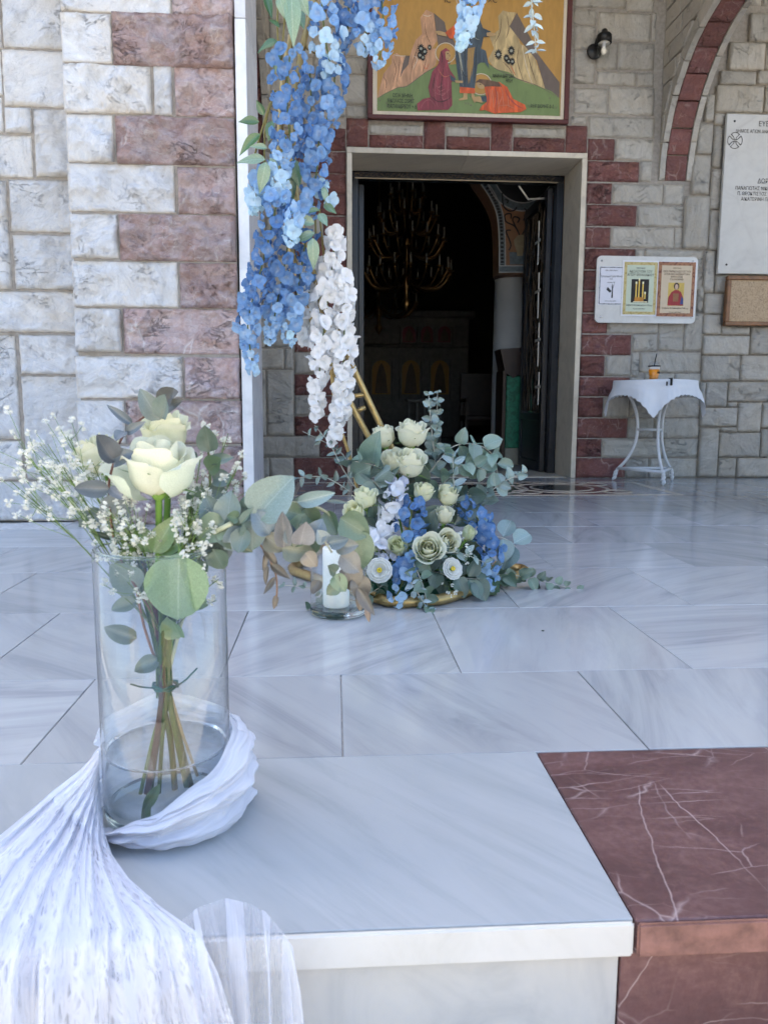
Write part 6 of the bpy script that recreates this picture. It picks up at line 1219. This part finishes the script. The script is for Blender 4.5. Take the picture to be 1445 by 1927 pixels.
for k in range(34):
    i = 8+int(rnd.random()*(len(main)-28)); p = main[i]+Vector((rnd.uniform(-.012, .012), rnd.uniform(-.025, .02), rnd.uniform(-.022, .008)))
    a = rnd.uniform(0, 6.28); L = rnd.uniform(36, 54)/FPX; f_ = i/len(main); c = lerp3(rnd.choice([(.15, .22, .19), (.17, .25, .16), (.19, .25, .26), (.13, .2, .13)]), (.2, .18, .14), max(0, f_-.55)*1.6)
    leaf(br, p, p+Vector((cos(a)*L, rnd.uniform(-.3, .1)*L, sin(a)*L*.9-.3*L)), (rnd.uniform(-.5, .5), -1, rnd.uniform(-.1, .6)), rnd.choice(ROUND), c, rnd.uniform(.85, 1.1))
# baby's breath in the vase
def cloud(x0, x1, y0, y1, n, seed, Y0, Y1):
    r = random.Random(seed); return [(r.uniform(x0, x1), r.uniform(y0, y1), r.uniform(Y0, Y1), r.randint(9, 13), 22) for _ in range(n)]
B0 = Vector((VX, VY, .27))
gypso("baby's breath spray reaching far left of the vase", B0+Vector((-.02, 0, 0)), [(35, 840, 1.02, 8, 20), (20, 905, 1.02, 8, 18), (75, 870, 1.0, 11, 24), (60, 945, 1.0, 9, 20), (125, 815, 1.04, 9, 20), (110, 905, .98, 13, 26), (140, 955, .98, 12, 24), (90, 835, 1.0, 8, 22)], 11)
gypso("dense baby's breath just left of the big rose", B0+Vector((-.02, .02, 0)), cloud(120, 215, 830, 985, 10, 2, 1.0, 1.08), 12)
gypso("baby's breath spray right of the big rose", B0+Vector((.02, .01, 0)), [(455, 860, 1.02, 5, 10), (450, 905, 1.02, 6, 12), (430, 815, 1.05, 4, 10), (385, 815, 1.06, 4, 12)]+cloud(345, 425, 880, 985, 8, 3, 1.0, 1.07), 13)
gypso("baby's breath low over the vase rim", B0, cloud(200, 400, 965, 1045, 11, 4, .93, 1.0), 14)
gypso("a few baby's breath blossoms inside the vase", B0+Vector((0, 0, -.03)), [(195, 1100, .98, 2, 12), (240, 1095, .96, 3, 14), (262, 1110, .95, 3, 10), (412, 1090, .97, 2, 10), (408, 1130, .98, 2, 8)], 15)
# ------------------------------------------------------------------ tulle and lace
def tullemat(name, alpha, col=(.86, .88, .95), lace=False, streak=0.0):
    m = MT(name); m.t.nodes.remove(m.b); uv = m.n('UVMap')
    nz = m.noise(m.n('Mapping', {'Vector': uv, 'Scale': (3, 30, 1) if streak else (34, 3, 1)}), 1.0, 5, .65, .4); fac = m.math('ADD', alpha-.25, m.mul(nz, .5))
    nm = m.n('Bump', {'Strength': .22, 'Distance': .012, 'Height': m.noise(m.n('Mapping', {'Vector': uv, 'Scale': (4.5, 46, 1) if streak else (60, 5, 1)}), 1.0, 6, .65, .6)})
    if lace:
        wob = m.n('VectorMath', {0: m.n('Mapping', {'Vector': uv, 'Scale': (46, 15, 1)}), 1: m.n('VectorMath', {0: m.noise(uv, 9, 3, out=1), 1: (2.2, 2.2, 0)}, operation='MULTIPLY')}, operation='ADD')
        hl = m.mul(m.ramp(m.vor(wob, 1.0, 'F1', 0), [(.22, 1.0), (.38, 0.0)]), m.ramp(m.noise(m.n('Mapping', {'Vector': uv, 'Scale': (10, 7, 1)}), 1.0, 4, .6), [(.44, 0.0), (.56, 1.0)])); e = m.vor(wob, 1.0, 'DISTANCE_TO_EDGE'); e2 = m.vor(m.n('Mapping', {'Vector': wob, 'Scale': (2.3, 1.4, 1), 'Rotation': (0, 0, .5)}), 1.0, 'DISTANCE_TO_EDGE')
        thr = m.ramp(e, [(.08, 1.0), (.26, .1)]); t2 = m.ramp(e2, [(.05, .9), (.2, .1)])
        blob = m.ramp(m.noise(m.n('Mapping', {'Vector': uv, 'Scale': (7, 4, 1)}), 1.0, 3), [(.42, .06), (.60, .96)])
        wb2 = m.n('Mapping', {'Vector': wob, 'Scale': (.52, .62, 1), 'Rotation': (0, 0, .35)}); h2 = m.mul(m.ramp(m.vor(wb2, 1.0, 'DISTANCE_TO_EDGE'), [(.16, 0.0), (.3, 1.0)]), m.ramp(m.noise(m.n('Mapping', {'Vector': uv, 'Scale': (6, 5, 1)}), 1.0, 4, .6), [(.47, 0.0), (.57, 1.0)])); net = m.ramp(m.vor(m.n('Mapping', {'Vector': uv, 'Scale': (150, 90, 1)}), 1.0, 'DISTANCE_TO_EDGE'), [(.1, 1.0), (.2, .3)]); fac = m.math('SUBTRACT', m.math('ADD', .70, m.mul(m.math('MAXIMUM', thr, t2), .3)), m.mul(m.math('MAXIMUM', m.mul(hl, .5), m.mul(h2, m.math('SUBTRACT', 1.0, m.mul(m.math('MAXIMUM', net, t2), .7)))), .75))
        fac = m.mul(fac, alpha)
    d = m.n('BsdfDiffuse', {'Color': col, 'Normal': nm}); t = m.n('BsdfTranslucent', {'Color': col}); mx = m.n('MixShader', {0: .36, 1: d, 2: t})
    m.t.links.new(m.n('MixShader', {0: m.math('MULTIPLY', fac, 1.0, clamp=True), 1: m.n('BsdfTransparent', {}), 2: mx}), m.o.inputs[0]); return m.m
MTU = tullemat('white_tulle', .88); MTW = tullemat('wrapped_tulle', .86, streak=1.0); MTS = tullemat('sheer_tulle', .26); MTF = tullemat('folded_tulle', .52); MLC = tullemat('white_lace', .93, lace=True)
def clothm(name, f, nu, nv):
    vs = [f(i/nu, j/nv) for j in range(nv+1) for i in range(nu+1)]; fs = [(j*(nu+1)+i, j*(nu+1)+i+1, (j+1)*(nu+1)+i+1, (j+1)*(nu+1)+i) for j in range(nv) for i in range(nu)]
    c = vs[0]; me = mesh(name, [v-c for v in vs], fs, True); ul = me.uv_layers.new(name='UVMap')
    for l in me.loops: i = l.vertex_index; ul.data[l.index].uv = ((i % (nu+1))/nu, (i//(nu+1))/nv)
    return me, c
def cl1(pts, t):
    s = t*(len(pts)-1); i = min(int(s), len(pts)-2); f = s-i; f = f*f*(3-2*f)*.35+f*.65; a, b = pts[i], pts[i+1]; return tuple(x+(y-x)*f for x, y in zip(a, b))
tu = thing('tulle_drape', 'white tulle and lace wrapped round the vase foot and falling over the step', 'fabric', (VX, VY-.1, 0))
ztop = [(180, .118), (150, .128), (110, .135), (70, .130), (35, .118), (8, .112), (-20, .10), (-50, .075), (-80, .052), (-105, .03), (-128, .015), (-140, .006)]
def wrap(u, v):
    a, zt_ = cl1(ztop, u); k = a; a = radians(a); zt_ += .003*sin(u*40)
    blow = max(0.0, min(1, (60-k)/60)) if k > 0 else max(.3, 1-max(0, -60-k)/110); blow = .35+.65*blow
    fold = .0045*sin(v*17+u*9)+.0034*sin(v*39+u*21)+.0022*sin(v*71-u*13)+.004*noise.noise(Vector((u*26, v*7, 4)))+.008*noise.noise(Vector((u*9, v*2.5, 1)))
    out = .0035+(.017*sin(pi*v**.7)*blow+.016*v*blow)+fold*min(1, v*6)
    z = max(.0022+.001*sin(u*60), zt_*(1-v)+.014*sin(pi*v)*blow)
    x = VX+(VR+out)*cos(a); y = VY+(VR+out)*sin(a); return Vector((x, y, z))
me, c = clothm('wrap', wrap, 120, 48); put('wrap', me, tu, T(c), MTW)
def wrap2(u, v):
    p = wrap(.28+u*.70, v*.94+.03); d_ = Vector((p.x-VX, p.y-VY, 0)).normalized(); return p+d_*(.004+.006*noise.noise(Vector((u*14, v*5, 7))))+Vector((0, 0, .003*sin(v*3.14)))
me, c = clothm('wrap', wrap2, 110, 40); put('wrap', me, tu, T(c), MTW)
def drop(px, py, h, lift, yw):
    """point where the sight line meets the cloth: lying on the step, or hanging before the riser"""
    p = atZ(px, py, h)
    ye = .742-.004; lift += .012*noise.noise(Vector((px*.03, 0, lift*90)))+.006
    if p.y < ye-lift: s_ = ye-lift-p.y; p = atY(px, py, ye-lift-(yw+.016)*min(1, s_/.06)**.6)
    return p
LE = [(186, 1412), (150, 1450), (100, 1488), (45, 1535), (-30, 1600), (-110, 1700), (-170, 1800), (-200, 1940), (-220, 2060)]
RE = [(190, 1500), (196, 1560), (212, 1610), (246, 1655), (300, 1702), (372, 1755), (408, 1830), (440, 1930), (470, 2060)]
def sheet_f(u0, u1, lift, ph, fr=9.0, hmul=1.0):
    def f(u, v):
        U = u0+(u1-u0)*u; a = cl1(LE, v); b = cl1(RE, v)
        px = a[0]+(b[0]-a[0])*U; py = a[1]+(b[1]-a[1])*(U**1.15)
        py += 26*sin(pi*U)*(1-v)*v*2
        hv = .112*(1-U)*max(0, 1-v*3.6)+.030*sin(pi*min(1, v*1.25))*(.4+.6*sin(pi*U))*(1 if v < .62 else max(0, 1-(v-.62)*4))
        fold = (1-2*abs(sin(U*fr*2*pi*.5+ph+v*1.5+1.5*noise.noise(Vector((U*3, v*2, ph))))))*.6+.6*noise.noise(Vector((U*12, v*4, ph)))
        amp = .0085*min(1, v*4)
        p = drop(px+fold*7*min(1, v*3), py, max(.003, hv*hmul+lift+fold*amp*.7), lift, .010*fold*min(1, v*2)+.008)
        return p
    return f
for (u0, u1, lift, ph, mat, nm) in [(0, .72, .004, .3, MTU, 'tulle_layer'), (.02, .60, .010, 2.0, MTU, 'tulle_layer'), (.10, 1.0, .014, 1.1, MLC, 'lace_layer'), (.42, .98, .008, 2.9, MLC, 'lace_layer')]:
    me, c = clothm(nm, sheet_f(u0, u1, lift, ph), 90, 90); put(nm, me, tu, T(c), mat)
# sheer ruffle at the right
TE = [(338, 1735), (372, 1708), (425, 1690), (470, 1700), (500, 1716), (530, 1750), (552, 1785)]
def ruf(lift, ph, w0, w1):
    def f(u, v):
        U = w0+(w1-w0)*u; a = cl1(TE, U); fold = sin(U*2*pi*5+ph)*1.3
        x_end = 400+175*U; px = a[0]+(x_end-a[0])*v+6*fold*min(1, v*3)+10*sin(U*25+ph)*v; py = a[1]+(2040-a[1])*v
        return drop(px, py, .004+lift+.010*sin(pi*min(1, v*3))*(1+.5*fold), lift, .009*fold*min(1, v*3)+.008)
    return f
for (lift, ph, w0, w1, mt_) in [(.004, 0, 0, 1, MTS), (.008, 1.6, .33, .45, MTF), (.010, .6, .62, .72, MTF), (.012, 3.0, .86, 1.0, MTF), (.014, 2.0, .12, .16, MTF)]:
    me, c = clothm('sheer_layer', ruf(lift, ph, w0, w1), 80, 60); put('sheer_layer', me, tu, T(c), mt_)
